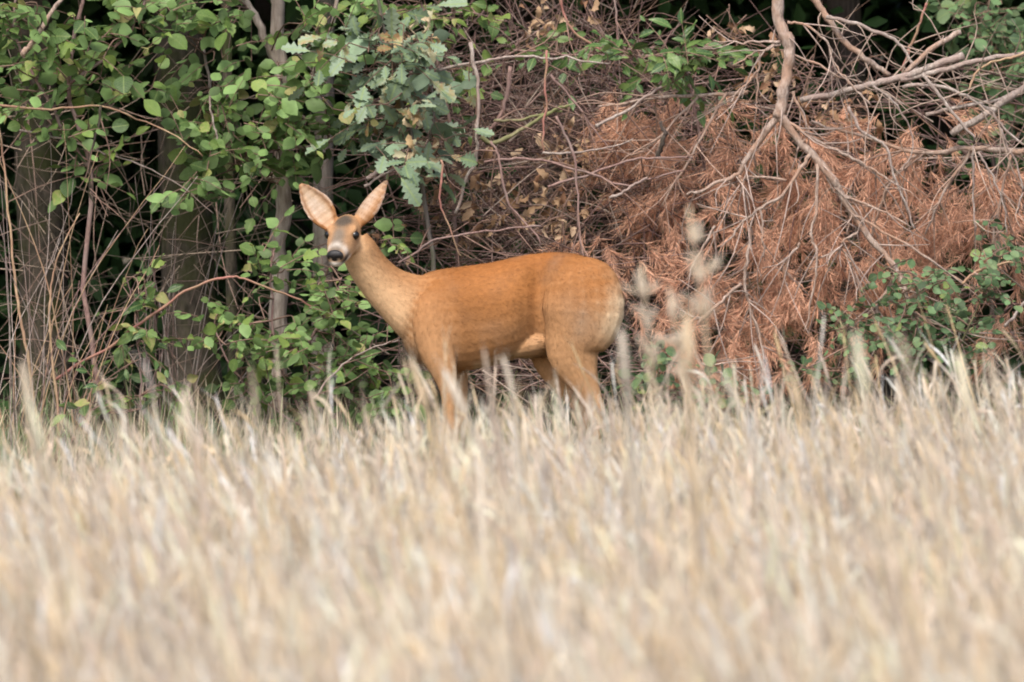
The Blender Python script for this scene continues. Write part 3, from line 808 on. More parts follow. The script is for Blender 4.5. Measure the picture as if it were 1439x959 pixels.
needles(pine, [(960, 330, 60, 55, 20), (1010, 400, 70, 65, 36), (1000, 480, 55, 35, 18), (1080, 340, 75, 55, 34), (1100, 430, 70, 60, 38), (1180, 350, 65, 55, 30), (1180, 430, 60, 50, 30), (1090, 210, 50, 55, 22), (1030, 300, 50, 45, 22), (1250, 370, 55, 40, 20), (1060, 480, 60, 40, 26)], 300)

right = [
    ('thick brown bough slanting down beside the forked pine stem', 'bark_pine', .95, [([(1135, -12), (1160, 30), (1187, 63), (1213, 83), (1250, 106)], .0125, .009)], 6),
    ('pale curved bough running over the thick brown one', 'bark_dead', .9, [([(1160, 24), (1193, 33), (1227, 47), (1260, 63), (1282, 84), (1290, 102)], .007, .005)], 8),
    ('thickest grey branch with a blunt sawn end', 'bark_dead', .85, [([(1125, 142), (1193, 127), (1233, 115), (1277, 103), (1313, 90), (1354, 78)], .010, .013)], 10),
    ('straight brown branch with a cut tip poking up', 'bark_pine', .9, [([(1270, 103), (1313, 67), (1350, 45)], .009, .0095)], 3),
    ('grey branch leading level out of the picture edge', 'bark_dead', .85, [([(1265, 112), (1297, 103), (1360, 87), (1400, 78), (1450, 72)], .0095, .008)], 6),
    ('stout grey branch rising to the picture edge lower down', 'bark_dead', .9, [([(1338, 190), (1383, 157), (1420, 133), (1450, 121)], .012, .014), ([(1300, 162), (1360, 150), (1420, 133)], .007, .006)], 8),
    ('long thin grey branch sagging to the picture edge', 'bark_dead', .75, [([(1268, 121), (1327, 123), (1377, 150), (1403, 177), (1442, 206)], .0065, .004), ([(1403, 178), (1413, 207), (1433, 247), (1430, 300)], .0045, .003)], 8),
    ('pale bare branch hanging straight down over red needles', 'bark_dead', .7, [([(1295, 104), (1327, 147), (1363, 187), (1373, 213), (1370, 253), (1365, 283), (1371, 325)], .006, .003), ([(1373, 213), (1395, 250), (1410, 290), (1415, 330)], .004, .002)], 8),
    ('wavy pale branch hanging between fork and edge', 'bark_dead', .75, [([(1190, 150), (1207, 187), (1237, 207), (1253, 247), (1273, 287), (1285, 322)], .006, .003), ([(1225, 122), (1265, 160), (1280, 200), (1270, 240)], .004, .002)], 8),
    ('orange bent twig under the level grey branch', 'bark_straw', .8, [([(1360, 130), (1374, 105), (1398, 84), (1440, 74)], .004, .004)], 2),
    ('red upright shoot above the sawn branch', 'bark_cane', 1.1, [([(1268, 100), (1280, 65), (1292, 30), (1302, 5)], .0055, .004)], 3),
    ('thin twig with pale bark low at the bramble', 'bark_straw', .6, [([(1352, 400), (1375, 382), (1424, 369)], .0045, .004)], 2),
    ('short broken pale stick beside the bramble at the edge', 'bark_dead', .6, [([(1412, 457), (1428, 440), (1445, 420)], .005, .005)], 0),
]
for (lb, mt, Y, ln, tw) in right:
    bare('dead_branch', lb, 'branch', Y, ln, M[mt], twigs=tw, group='bare branches heaped on the dead pine', tcol=(.34, .26, .21))
bough = bare('dead_pine_bough', 'dead pine bough with rusty needles below the grey branches', 'pine bough', .95, [([(1440, 215), (1370, 205), (1290, 215), (1200, 190), (1140, 170)], .010, .004), ([(1370, 205), (1330, 260), (1300, 330)], .006, .003), ([(1420, 215), (1405, 290), (1395, 350)], .005, .003), ([(1290, 215), (1250, 260), (1230, 310)], .005, .003)], M['bark_pine'], twigs=40, tcol=(.33, .23, .18), part='limb')
needles(bough, [(1180, 180, 60, 40, 20), (1200, 250, 65, 50, 30), (1280, 215, 75, 50, 36), (1270, 300, 75, 50, 36), (1345, 275, 60, 55, 34), (1385, 235, 45, 55, 24), (1395, 335, 36, 45, 20), (1130, 260, 50, 50, 24), (1300, 170, 50, 30, 12), (1400, 460, 35, 28, 9), (1330, 350, 50, 40, 18)])
bough = bare('dead_pine_bough', 'smaller rusty pine bough hanging above the rump of the deer', 'pine bough', 1.1, [([(1050, 130), (980, 135), (900, 140), (840, 150)], .008, .003), ([(980, 135), (930, 190), (880, 220)], .005, .003), ([(1020, 130), (960, 230), (930, 290)], .005, .003)], M['bark_pine'], twigs=30, tcol=(.33, .23, .18), part='limb')
needles(bough, [(895, 150, 55, 32, 26), (865, 195, 45, 35, 18), (935, 205, 50, 40, 22), (850, 345, 40, 22, 12), (930, 265, 50, 40, 22), (1000, 170, 50, 40, 22), (1000, 235, 40, 40, 16), (900, 360, 40, 40, 14), (920, 430, 35, 50, 12)])

# ------------------------------------------------------------------ deer
def dpt(px, py, y=0.0):
    v = P(px, py, 0.0); return np.array([v[0], y, v[2]])

S_ = 1 / 410.0
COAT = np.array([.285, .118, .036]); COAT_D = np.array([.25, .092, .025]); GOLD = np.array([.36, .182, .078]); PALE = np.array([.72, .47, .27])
CREAM = np.array([.66, .50, .33]); WHITE = np.array([.78, .72, .64]); GREY = np.array([.20, .155, .115]); BLACK = np.array([.018, .015, .013])
src_v, src_f, src_c, src_flow, src_len = [], [], [], [], []
off = 0


def loft(sections, colour, furlen, n=24, flow_sign=1.0, flow_add=(0, 0, 0)):
    """sections: (centre, axis a * half, axis b * half). colour(i01, ca, sb, pos) -> rgb."""
    global off
    K = len(sections)
    C = np.array([s[0] for s in sections]); T = nrm(np.gradient(C, axis=0)) * flow_sign
    ang = np.arange(n) * 2 * math.pi / n
    V, col_, fl = [], [], []
    for k, (c, a, b_) in enumerate(sections):
        for q in ang:
            p = c + np.asarray(a) * math.cos(q) + np.asarray(b_) * math.sin(q)
            V.append(p); col_.append(colour(k / (K - 1), math.cos(q), math.sin(q), p)); fl.append(T[k] + np.array(flow_add))
    V += [sections[0][0], sections[-1][0]]
    col_ += [colour(0, 0, 0, sections[0][0]), colour(1, 0, 0, sections[-1][0])]; fl += [T[0], T[-1]]
    F = []
    for k in range(K - 1):
        for j in range(n):
            a, b_ = k * n + j, k * n + (j + 1) % n
            F.append((a, b_, b_ + n)); F.append((a, b_ + n, a + n))
    for j in range(n):
        F.append((K * n, (j + 1) % n, j)); F.append((K * n + 1, (K - 1) * n + j, (K - 1) * n + (j + 1) % n))
    src_v.append(np.array(V)); src_f.append(np.array(F) + off); src_c.append(np.array(col_)); src_flow.append(nrm(np.array(fl))); src_len.append(np.full(len(V), furlen))
    off += len(V)


def interp_sections(rows, n):
    rows = np.array(rows, float); m = len(rows)
    return smooth_path(rows, n)


def yb(px):
    """The body stands slightly askew, the rump nearer to the camera."""
    return -0.00032 * (px - 700)

def fb(p, s, o=0.0):
    return noise.noise(Vector((p[0] * s + o, p[1] * s, p[2] * s)))

def mixc(a, b_, t):
    t = min(1, max(0, t)); return a * (1 - t) + b_ * t

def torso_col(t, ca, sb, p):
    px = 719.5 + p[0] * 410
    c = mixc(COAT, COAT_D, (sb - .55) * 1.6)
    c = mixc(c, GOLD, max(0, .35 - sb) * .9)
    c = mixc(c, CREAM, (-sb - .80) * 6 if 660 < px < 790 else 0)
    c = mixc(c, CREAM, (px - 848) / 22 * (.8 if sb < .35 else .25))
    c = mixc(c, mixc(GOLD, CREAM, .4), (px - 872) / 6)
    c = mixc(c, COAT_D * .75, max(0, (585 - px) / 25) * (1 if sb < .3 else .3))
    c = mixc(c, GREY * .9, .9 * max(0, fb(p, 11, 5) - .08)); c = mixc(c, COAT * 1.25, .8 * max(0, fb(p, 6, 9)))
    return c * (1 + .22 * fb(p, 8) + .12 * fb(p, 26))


# torso rows: px, top, bottom, half width
tr = interp_sections([(562, 432, 468, .028), (568, 412, 488, .060), (580, 396, 506, .086), (600, 384, 518, .104), (625, 378, 524, .114), (655, 374, 522, .122), (690, 369, 515, .127),
                      (720, 362, 506, .122), (738, 358, 497, .100), (757, 356, 489, .070), (780, 354, 486, .104), (812, 357, 482, .110), (838, 369, 466, .098), (856, 384, 452, .078), (866, 396, 448, .064), (872, 404, 444, .046), (875, 414, 434, .020)], 54)
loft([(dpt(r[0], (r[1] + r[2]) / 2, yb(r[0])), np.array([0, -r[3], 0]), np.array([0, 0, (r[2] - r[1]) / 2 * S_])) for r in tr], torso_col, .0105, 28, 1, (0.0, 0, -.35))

# neck: centre px, half thickness px, half width m, depth
def neck_col(t, ca, sb, p):
    c = mixc(GOLD, PALE, .5 + t * .4 - sb * .9)
    return c * (1 + .12 * fb(p, 12))
nk = interp_sections([(618, 445, 60, .080, .02), (590, 434, 51, .076, .02), (565, 420, 40, .068, .01), (541, 402, 32, .058, -.005), (520, 378, 28, .053, -.03), (506, 354, 26, .050, -.055), (497, 338, 22, .044, -.065)], 30)
secs = []
for i, r in enumerate(nk):
    a, b_ = nk[max(0, i - 1)], nk[min(len(nk) - 1, i + 1)]
    tx, tz = b_[0] - a[0], -(b_[1] - a[1])
    ln = math.hypot(tx, tz); nx, nz = -tz / ln, tx / ln           # across the neck in the picture plane
    sgn = 1 if nz > 0 else -1
    secs.append((dpt(r[0], r[1], r[4]), np.array([0, -r[3], 0]), np.array([nx * sgn, 0, nz * sgn]) * r[2] * S_))
loft(secs, neck_col, .009, 24, -1, (0, 0, -.2))

# legs
def leg_col(shade, inner=0):
    def f(t, ca, sb, p):
        c = mixc(COAT, GOLD, t * .9 + .1)
        c = mixc(c, PALE, .35 * max(0, math.sin(t * 3.1)))
        if t > .93:
            c = GREY
        return c * shade * (1 + .14 * fb(p, 11))
    return f


def leg(rows, colf, n=34, fl=.009):
    rr = interp_sections(rows, n)
    secs = []
    for i, r in enumerate(rr):
        a, b_ = rr[max(0, i - 1)], rr[min(len(rr) - 1, i + 1)]
        tx, tz = b_[0] - a[0], -(b_[1] - a[1]); ln = math.hypot(tx, tz) or 1
        nx, nz = -tz / ln, tx / ln
        secs.append((dpt(r[0], r[1], r[4]), np.array([0, -r[3], 0]), np.array([nx, 0, nz]) * r[2] * S_))
    loft(secs, colf, fl, 18)


# px, py, half thickness px, half width m, depth y
front = [(618, 400, 7, .010, -.040), (614, 420, 24, .030, -.056), (610, 450, 31, .042, -.064), (614, 490, 26, .038, -.074), (624, 520, 19, .030, -.074), (630, 548, 12, .022, -.072), (632, 580, 9, .018, -.07), (632, 600, 9.5, .0185, -.07), (631, 618, 6.5, .014, -.07), (630, 645, 5.8, .013, -.07), (628, 655, 7, .015, -.07), (622, 663, 6, .014, -.07)]
hind = [(810, 364, 14, .016, -.070), (816, 385, 46, .046, -.090), (820, 425, 58, .062, -.102), (815, 458, 53, .060, -.102), (805, 488, 40, .050, -.096), (810, 512, 32, .041, -.093), (820, 535, 22, .031, -.091), (831, 556, 14.5, .022, -.090), (839, 574, 11, .018, -.088), (840, 590, 9, .015, -.088), (836, 615, 7, .0135, -.088), (832, 643, 6.2, .013, -.088), (829, 655, 7, .015, -.088), (822, 663, 6, .014, -.088)]
def thigh_col(t, ca, sb, p):
    c = leg_col(1.0)(t, ca, sb, p)
    px = 719.5 + p[0] * 410; py = 667 - p[2] * 410
    c = mixc(c, GREY * 1.5, .95 * math.exp(-((px - 820) / 17) ** 2 - ((py - 446) / 30) ** 2) * (.75 + .6 * fb(p, 22)))
    c = mixc(c, CREAM, (px - 834) / 26 * math.exp(-((py - 448) / 40) ** 2))
    return c
leg(front, leg_col(1.0)); leg(hind, thigh_col)
leg([(r[0] + 16, r[1], r[2] * .96, r[3], -r[4] * 0.95) for r in front], leg_col(1.0))
leg([(r[0] - 26 + (8 if r[1] > 560 else 0), r[1] + (4 if r[1] < 600 else 0), r[2] * .92, r[3], -r[4] * .9 - .02) for r in hind], leg_col(1.0))
# soft pale udder fur and tail tuft
loft([(dpt(q[0], q[1], -.02), np.array([0, -q[3], 0]), np.array([0, 0, q[2] * S_])) for q in interp_sections([(700, 494, 4, .02), (722, 490, 13, .05), (746, 483, 20, .07), (766, 480, 18, .06), (780, 476, 6, .03)], 12)], lambda t, a, b_, p: mixc(PALE, GOLD, .65) * (1 + .1 * fb(p, 15)), .02, 14)

# head: own frame, muzzle towards the camera and a little down
HC = dpt(486, 327, -.085)
yaw = R(-14); pit = R(25)
hf = nrm(np.array([math.sin(yaw) * math.cos(pit), -math.cos(yaw) * math.cos(pit), -math.sin(pit)]))
hs = nrm(np.cross(hf, [0.02, 0, 1]))                # towards the picture's left
hs = -hs if hs[0] > 0 else hs
hu = nrm(np.cross(hs, hf)); hu = hu if hu[2] > 0 else -hu
HSC = 1.10

def hp(t, s, u):
    return HC + (hf * t + hs * s + hu * u) * HSC


def head_col(t, ca, sb, p):
    q = (p - HC) / HSC
    tt, ss, uu = float(q @ hf), float(q @ hs), float(q @ hu)
    c = mixc(GOLD, PALE, .22)
    c = mixc(c, PALE, (.0 - uu) * 22 + .1)                                        # paler cheeks and throat
    cw = math.exp(-(ss / .022) ** 2)
    c = mixc(c, GREY * .42, 2.6 * math.exp(-(ss / .022) ** 2) * (1 if uu > 0 else 0) * math.exp(-((tt - .008) / .034) ** 2))       # dark crown patch
    c = mixc(c, GREY * .85, 1.5 * math.exp(-(ss / .020) ** 2) * (1 if uu > -.02 else 0) * min(1, max(0, (tt - .04) / .03)))  # grey bridge of the nose
    c = mixc(c, WHITE * .8, .55 * math.exp(-((tt - .112) / .010) ** 2 - (ss / .022) ** 2) * (1 if uu > -.02 else .0))   # white above the nose
    if tt > .08 and uu < -.027:
        c = mixc(c, WHITE * 1.1, (tt - .075) / .010)                                    # white chin
    c = mixc(c, WHITE, .75 * math.exp(-((tt - .112) / .013) ** 2 - ((abs(ss) - .026) / .012) ** 2 - ((uu + .005) / .018) ** 2))
    for sg in (-1, 1):
        e = math.exp(-((tt - .036) / .017) ** 2 - ((ss - sg * .044) / .016) ** 2 - ((uu - .012) / .014) ** 2)
        c = mixc(c, BLACK * 2.5, 1.1 * e)                                        # dark rims round the eyes
    d2 = ((tt - .122) / .022) ** 2 + ((abs(ss) - .024) / .013) ** 2 + ((uu + .026) / .009) ** 2
    c = mixc(c, BLACK * 2, 1.8 * math.exp(-d2 * .8))                                   # dark corners of the lips
    return c * (1 + .10 * fb(p, 25))


hr = interp_sections([(-.062, .018, .018, .014), (-.05, .034, .032, .008), (-.025, .044, .046, .001), (.005, .048, .051, -.002), (.03, .049, .053, -.004), (.052, .045, .050, -.007), (.075, .041, .047, -.013), (.096, .035, .040, -.016), (.114, .031, .035, -.018), (.130, .029, .031, -.019), (.141, .025, .026, -.021), (.149, .013, .014, -.022)], 40)
loft([(hp(r[0], 0, r[3]), hs * r[1] * HSC, hu * r[2] * HSC) for r in hr], head_col, .007, 28, -1)
for sg in (-1, 1):                                   # brow ridges and cheeks
    loft([(hp(q[0], sg * q[1], q[2]), hs * q[3], hu * q[3]) for q in interp_sections([(.008, .034, .028, .006), (.025, .038, .029, .011), (.042, .037, .028, .010), (.06, .030, .022, .005)], 9)], head_col, .006, 12)
    loft([(hp(q[0], sg * q[1], q[2]), hs * q[3], hu * q[4]) for q in interp_sections([(-.01, .03, -.03, .01, .01), (.015, .034, -.028, .020, .024), (.045, .028, -.028, .020, .022), (.08, .018, -.030, .01, .014)], 9)], head_col, .008, 12)

# ears: cupped leaf-shaped shells
def ear(base_, tip, open_dir, width, inner_pale):
    global off
    base_ = np.array(base_); tip = np.array(tip)
    ax = tip - base_; L = np.linalg.norm(ax); ax = ax / L
    op = nrm(np.array(open_dir) - ax * np.dot(open_dir, ax)); sd_ = np.cross(ax, op)
    prof = [(0, .30), (.1, .52), (.25, .84), (.42, 1.0), (.58, .94), (.74, .72), (.87, .42), (.96, .18), (1, .06)]
    m = 13
    for layer, thick in ((0, .0), (1, .0085)):
        pass
    V, Cc, Fl = [], [], []
    for inner in (1, 0):
        for (t, w) in prof:
            for j in range(m):
                a = (j / (m - 1) * 2 - 1) * (1.9 - .75 * t)
                hw = width * w
                rr = hw / math.sin(min(1.57, 1.9 - .75 * t)) if 1 else hw
                th = .0125 * (1 - .3 * t) if not inner else 0
                p = base_ + ax * (t * L) + sd_ * math.sin(a) * (rr + th) - op * (math.cos(a) * (rr + th) - rr * .55) * .62
                V.append(p)
                edge = abs(j / (m - 1) * 2 - 1)
                if inner:
                    c = mixc(mixc(CREAM, WHITE, .35), PALE, .8 * abs(math.sin(edge * 5 + t * 4)))
                    c = mixc(c, GOLD, .35 * (1 if j < 4 else 0)); c = mixc(c, WHITE, .6 * math.exp(-((edge - .15) / .3) ** 2 - ((t - .5) / .25) ** 2))
                    c = mixc(c, COAT, max(0, edge - .55) * 2.6 + max(0, t - .8) * 3 + max(0, .25 - t) * 1.5)
                    c = mixc(c, GREY, .45 * math.exp(-(edge / .28) ** 2) * (1 - t))
                else:
                    c = mixc(GOLD, COAT, .9) * .72; c = mixc(c, WHITE, 1.2 * (edge - .86) * 7 * (1 if t > .35 else 0)); c = mixc(c, GREY * .6, (t - .7) * 3)
                    c = mixc(c, CREAM, .0)
                c = c if inner_pale or not inner else c
                Cc.append(c); Fl.append(ax)
    n = len(prof); q = n * m
    F = []
    for k in range(n - 1):
        for j in range(m - 1):
            a = k * m + j
            F += [(a, a + 1, a + m + 1), (a, a + m + 1, a + m)]
            F += [(q + a, q + a + m + 1, q + a + 1), (q + a, q + a + m, q + a + m + 1)]
    for k in range(n - 1):
        for j, fl in ((0, 0), (m - 1, 1)):
            a = k * m + j; quad = [(a, a + m, q + a + m), (a, q + a + m, q + a)]
            F += [t_ if not fl else t_[::-1] for t_ in quad]
    for j in range(m - 1):
        for k, fl in ((0, 1), (n - 1, 0)):
            a = k * m + j; quad = [(a, q + a + 1, a + 1), (a, q + a, q + a + 1)]
            F += [t_ if fl else t_[::-1] for t_ in quad]
    src_v.append(np.array(V)); src_f.append(np.array(F) + off); src_c.append(np.array(Cc)); src_flow.append(nrm(np.array(Fl))); src_len.append(np.full(len(V), .005))
    off += len(V)


ear(dpt(468, 320, -.066), dpt(423, 258, -.075), (.28, -1.0, .1), .040, True)
ear(dpt(498, 318, -.058), dpt(545, 254, -.020), (.74, .46, -.1), .041, True)

SV = np.concatenate(src_v); SF = np.concatenate(src_f); SC = np.concatenate(src_c); SFl = np.concatenate(src_flow); SL = np.concatenate(src_len)
raw = bpy.data.meshes.new('raw'); raw.from_pydata(SV.tolist(), [], SF.tolist())
ro = bpy.data.objects.new('raw', raw); col.objects.link(ro)
md = ro.modifiers.new('r', 'REMESH'); md.mode = 'VOXEL'; md.voxel_size = .004; md.use_smooth_shade = True
ms = ro.modifiers.new('s', 'SMOOTH'); ms.factor = .5; ms.iterations = 5
dg = bpy.context.evaluated_depsgraph_get()
bm_ = bpy.data.meshes.new_from_object(ro.evaluated_get(dg))
bpy.data.objects.remove(ro); bpy.data.meshes.remove(raw)
bm_.name = 'body'
nv = len(bm_.vertices)
BV = np.zeros(nv * 3); bm_.vertices.foreach_get('co', BV); BV = BV.reshape(-1, 3)
kd = kdtree.KDTree(len(SV))
for i, v in enumerate(SV):
    kd.insert(v, i)
kd.balance()
BC = np.zeros((nv, 3)); BF = np.zeros((nv, 3)); BL = np.zeros(nv)
for i in range(nv):
    ws = 0
    for (co, j, dist) in kd.find_n(BV[i], 6):
        w = 1 / (dist + .003) ** 2
        BC[i] += SC[j] * w; BF[i] += SFl[j] * w; BL[i] += SL[j] * w; ws += w
    BC[i] /= ws; BL[i] /= ws
BF = nrm(BF)
at = bm_.attributes.new('tint', 'FLOAT_COLOR', 'POINT')
at.data.foreach_set('color', np.concatenate([BC, np.ones((nv, 1))], 1).astype(np.float32).ravel())
M['coat'] = tint_mat('deer_coat', .75, 0, .12, 60, .15)
M['fur'] = tint_mat('deer_fur', .6, 0, .15, 120, .22)
bm_.materials.clear(); bm_.materials.append(M['coat'])
dbase = dpt(715, 667, 0); dbase[2] = 0
deer = thing('deer', 'red-brown roe doe standing broadside at the wood edge, head turned to look out', 'deer', dbase)
body = link('body', bm_, deer)
# fur
bm_.calc_loop_triangles()
tri = np.zeros(len(bm_.loop_triangles) * 3, np.int32); bm_.loop_triangles.foreach_get('vertices', tri); tri = tri.reshape(-1, 3)
NV = np.zeros(nv * 3); bm_.vertices.foreach_get('normal', NV); NV = NV.reshape(-1, 3)
ar = np.linalg.norm(np.cross(BV[tri[:, 1]] - BV[tri[:, 0]], BV[tri[:, 2]] - BV[tri[:, 0]]), axis=1)
nf = 90000
pick = rng.choice(len(tri), nf, p=ar / ar.sum()); u = rng.random((nf, 2)); sw = u.sum(1) > 1; u[sw] = 1 - u[sw]
w = np.stack([1 - u.sum(1), u[:, 0], u[:, 1]], 1)[:, :, None]
fp = (BV[tri[pick]] * w).sum(1); fn = nrm((NV[tri[pick]] * w).sum(1)); fc = (BC[tri[pick]] * w).sum(1); ff = (BF[tri[pick]] * w).sum(1); fl = (BL[tri[pick]] * w[:, :, 0]).sum(1)
q = (fp - HC) / HSC
keep = ~((q @ hf > .130) & (np.abs(q @ hs) < .03) & (q @ hu > -.034))
for sg in (-1, 1):
    keep &= np.linalg.norm(fp - hp(.040, sg * .0435, .014), axis=1) > .0205
fp, fn, fc, ff, fl = fp[keep], fn[keep], fc[keep], ff[keep], fl[keep]; nf = len(fp)
d = nrm(ff - fn * np.sum(ff * fn, 1, keepdims=True) + rng.normal(0, .22, (nf, 3)))
d = nrm(d + fn * rng.uniform(.12, .32, (nf, 1)))
sdv = nrm(np.cross(d, fn) + rng.normal(0, .25, (nf, 3)))
L = (fl * rng.uniform(.6, 1.35, nf))[:, None]; wd = .0007
p0 = fp - fn * .001; pm = p0 + d * L * .5; pe = p0 + d * L
V = np.stack([p0 - sdv * wd, p0 + sdv * wd, pm + sdv * wd * .8, pm - sdv * wd * .8, pe], 1)
ix = np.arange(nf)[:, None] * 5
clump = 1 + .14 * np.array([noise.noise(Vector(p * 30)) for p in fp])[:, None] + rng.normal(0, .03, (nf, 1))
cc = np.repeat(fc * clump * 1.2, 5, 0)
fur = mesh_from('fur', [(V.reshape(-1, 3), ix + np.array([0, 1, 2, 3]), cc), (np.zeros((0, 3)), ix + np.array([3, 2, 4]) - nf * 5, np.zeros((0, 3)))], M['fur'])
lay = nrm(fn + .30 * d * rng.uniform(.2, 1, (nf, 1)) + rng.normal(0, .07, (nf, 3)))   # a hair is round: it shades with the lie of the coat
an = fur.attributes.new('lie', 'FLOAT_VECTOR', 'POINT'); an.data.foreach_set('vector', np.repeat(lay, 5, 0).astype(np.float32).ravel())
nt = M['fur'].node_tree
la_ = nd(nt, 'ShaderNodeAttribute', attribute_name='lie')
nt.links.new(la_.outputs['Vector'], nt.nodes['Principled BSDF'].inputs['Normal'])
link('fur', fur, deer, 'stuff')

# eyes, nose, hooves
def ball(c, r, axes=None, n=16, m=10, squash=(1, 1, 1)):
    axes = axes if axes is not None else np.eye(3)
    V, F = [], []
    for i in range(m + 1):
        th = math.pi * i / m
        for j in range(n):
            ph = 2 * math.pi * j / n
            l = np.array([math.sin(th) * math.cos(ph) * squash[0], math.sin(th) * math.sin(ph) * squash[1], math.cos(th) * squash[2]]) * r
            V.append(c + l @ axes)
    for i in range(m):
        for j in range(n):
            F.append((i * n + j, (i + 1) * n + j, (i + 1) * n + (j + 1) % n, i * n + (j + 1) % n))
    return np.array(V), np.array(F)


m, nt, b, out = new_mat('dark_eye')
b.inputs['Base Color'].default_value = (.008, .006, .005, 1); b.inputs['Roughness'].default_value = .06; b.inputs['Specular IOR Level'].default_value = .6
M['eye'] = m
m, nt, b, out = new_mat('wet_black_nose')
b.inputs['Base Color'].default_value = (.014, .013, .014, 1); b.inputs['Roughness'].default_value = .38
n1 = nd(nt, 'ShaderNodeTexVoronoi', Scale=500.0); bp = nd(nt, 'ShaderNodeBump', Strength=.4, Distance=.001)
nt.links.new(n1.outputs['Distance'], bp.inputs['Height']); nt.links.new(bp.outputs['Normal'], b.inputs['Normal'])
M['nose'] = m
m, nt, b, out = new_mat('dark_hoof')
b.inputs['Base Color'].default_value = (.03, .025, .022, 1); b.inputs['Roughness'].default_value = .5
M['hoof'] = m
for sg in (-1, 1):
    V, F = ball(hp(.040, sg * .0408, .0135), .0165)
    link('eye', mesh_from('eye', [(V, F, None)], M['eye']), deer)
HA = np.array([hs, hf, hu])
nV, nF = ball(hp(.138, 0, -.010), .0235 * HSC, HA, 20, 14, (1.15, .62, .85))
for i, v in enumerate(nV):                            # nostrils pressed in on both sides
    qq = (v - HC) / HSC
    for sg in (-1, 1):
        dd = ((qq @ hs - sg * .0125) / .006) ** 2 + ((qq @ hu + .014) / .0045) ** 2
        if qq @ hf > .147:
            nV[i] = nV[i] - hf * .006 * math.exp(-dd)
link('nose', mesh_from('nose', [(nV, nF, None)], M['nose']), deer)


def hoof(px, y):
    b0 = dpt(px, 662, y)
    ch = []
    for sg in (-1, 1):
        st = [(0.012, .022, .009, .012), (0.004, .016, .011, .017), (-.006, .006, .012, .022), (-.012, .001, .0125, .026)]
        V = []
        for (dx, z, hw, hl) in st:
            for k in range(12):
                a = k * 2 * math.pi / 12
                fr = 1.25 if math.cos(a) < 0 else .8
                V.append((b0[0] + dx * .6 + math.cos(a) * hl * .75 * fr, y + sg * .0125 + math.sin(a) * hw, max(.0, z)))
        n = 12; F = [(k * n + j, k * n + (j + 1) % n, (k + 1) * n + (j + 1) % n, (k + 1) * n + j) for k in range(3) for j in range(n)]
        V += [(b0[0], y + sg * .0125, .024), (b0[0] - .008, y + sg * .0125, 0)]
        ch.append((np.array(V), np.array(F), None))
        tr_ = [(48, (j + 1) % n, j) for j in range(n)] + [(49, 36 + j, 36 + (j + 1) % n) for j in range(n)]
        ch.append((np.zeros((0, 3)), np.array(tr_) - 50, None))
    link('hoof', mesh_from('hoof', ch, M['hoof']), deer)


hoof(619, -.07); hoof(635, .0665); hoof(819, -.088); hoof(801, .059)

# ------------------------------------------------------------------ grass strip between field and wood
def grass(n, yr, xr, hr, cols, wd, name, label, lean=.5):
    x = rng.uniform(*xr, n); y = rng.uniform(0, 1, n)
    y = np.maximum(field_edge(x) - .4, yr[0]) * (1 - y) + yr[1] * y
    h = rng.uniform(*hr, n) * (0.7 + .5 * np.array([noise.noise(Vector((a * 1.7, b_ * 1.7, 3))) for a, b_ in zip(x, y)]))
    h = np.maximum(h, .05)
    a = rng.uniform(0, 6.283, n); ln = rng.uniform(.1, lean, n) * h
    dirv = np.stack([np.cos(a), np.sin(a), np.zeros(n)], 1)
    b0 = np.stack([x, y, np.full(n, -.02)], 1)
    ts = [0, .4, .72, 1]
    Pq = np.stack([b0 + dirv * (ln * t ** 2)[:, None] + np.array([0, 0, 1.0]) * (h * (t - .22 * (ln / h) * t ** 3))[:, None] for t in ts], 1)
    Wq = np.stack([np.full(n, wd) * f for f in (.7, 1, .75, .06)], 1) * rng.uniform(.6, 1.3, (n, 1))
    c = np.array(cols)[rng.integers(0, len(cols), n)] * rng.uniform(.7, 1.3, (n, 1))
    sd_ = np.stack([-np.sin(a), np.cos(a), np.zeros(n)], 1) + rng.normal(0, .3, (n, 3))
    return tag(link(name, mesh_from(name, ribbons(Pq, Wq, sd_, c, .3), M['grass']), None, 'stuff'), label, 'grass')


grass(24000, (-9, 2.2), (-4.5, 4.5), (.14, .44), [(.12, .19, .07), (.17, .24, .10), (.30, .32, .19), (.46, .39, .26), (.54, .46, .34), (.40, .33, .22), (.50, .42, .30)], .0030, 'grass', 'green and straw-coloured grass on the strip before the wood')

# ------------------------------------------------------------------ wheat
WC = np.array([(.80, .70, .55), (.78, .64, .45), (.85, .77, .65), (.65, .55, .46), (.80, .67, .55), (.71, .56, .34), (.45, .39, .33), (.87, .82, .74)])
WP = np.array([.20, .17, .16, .09, .13, .09, .06, .10])


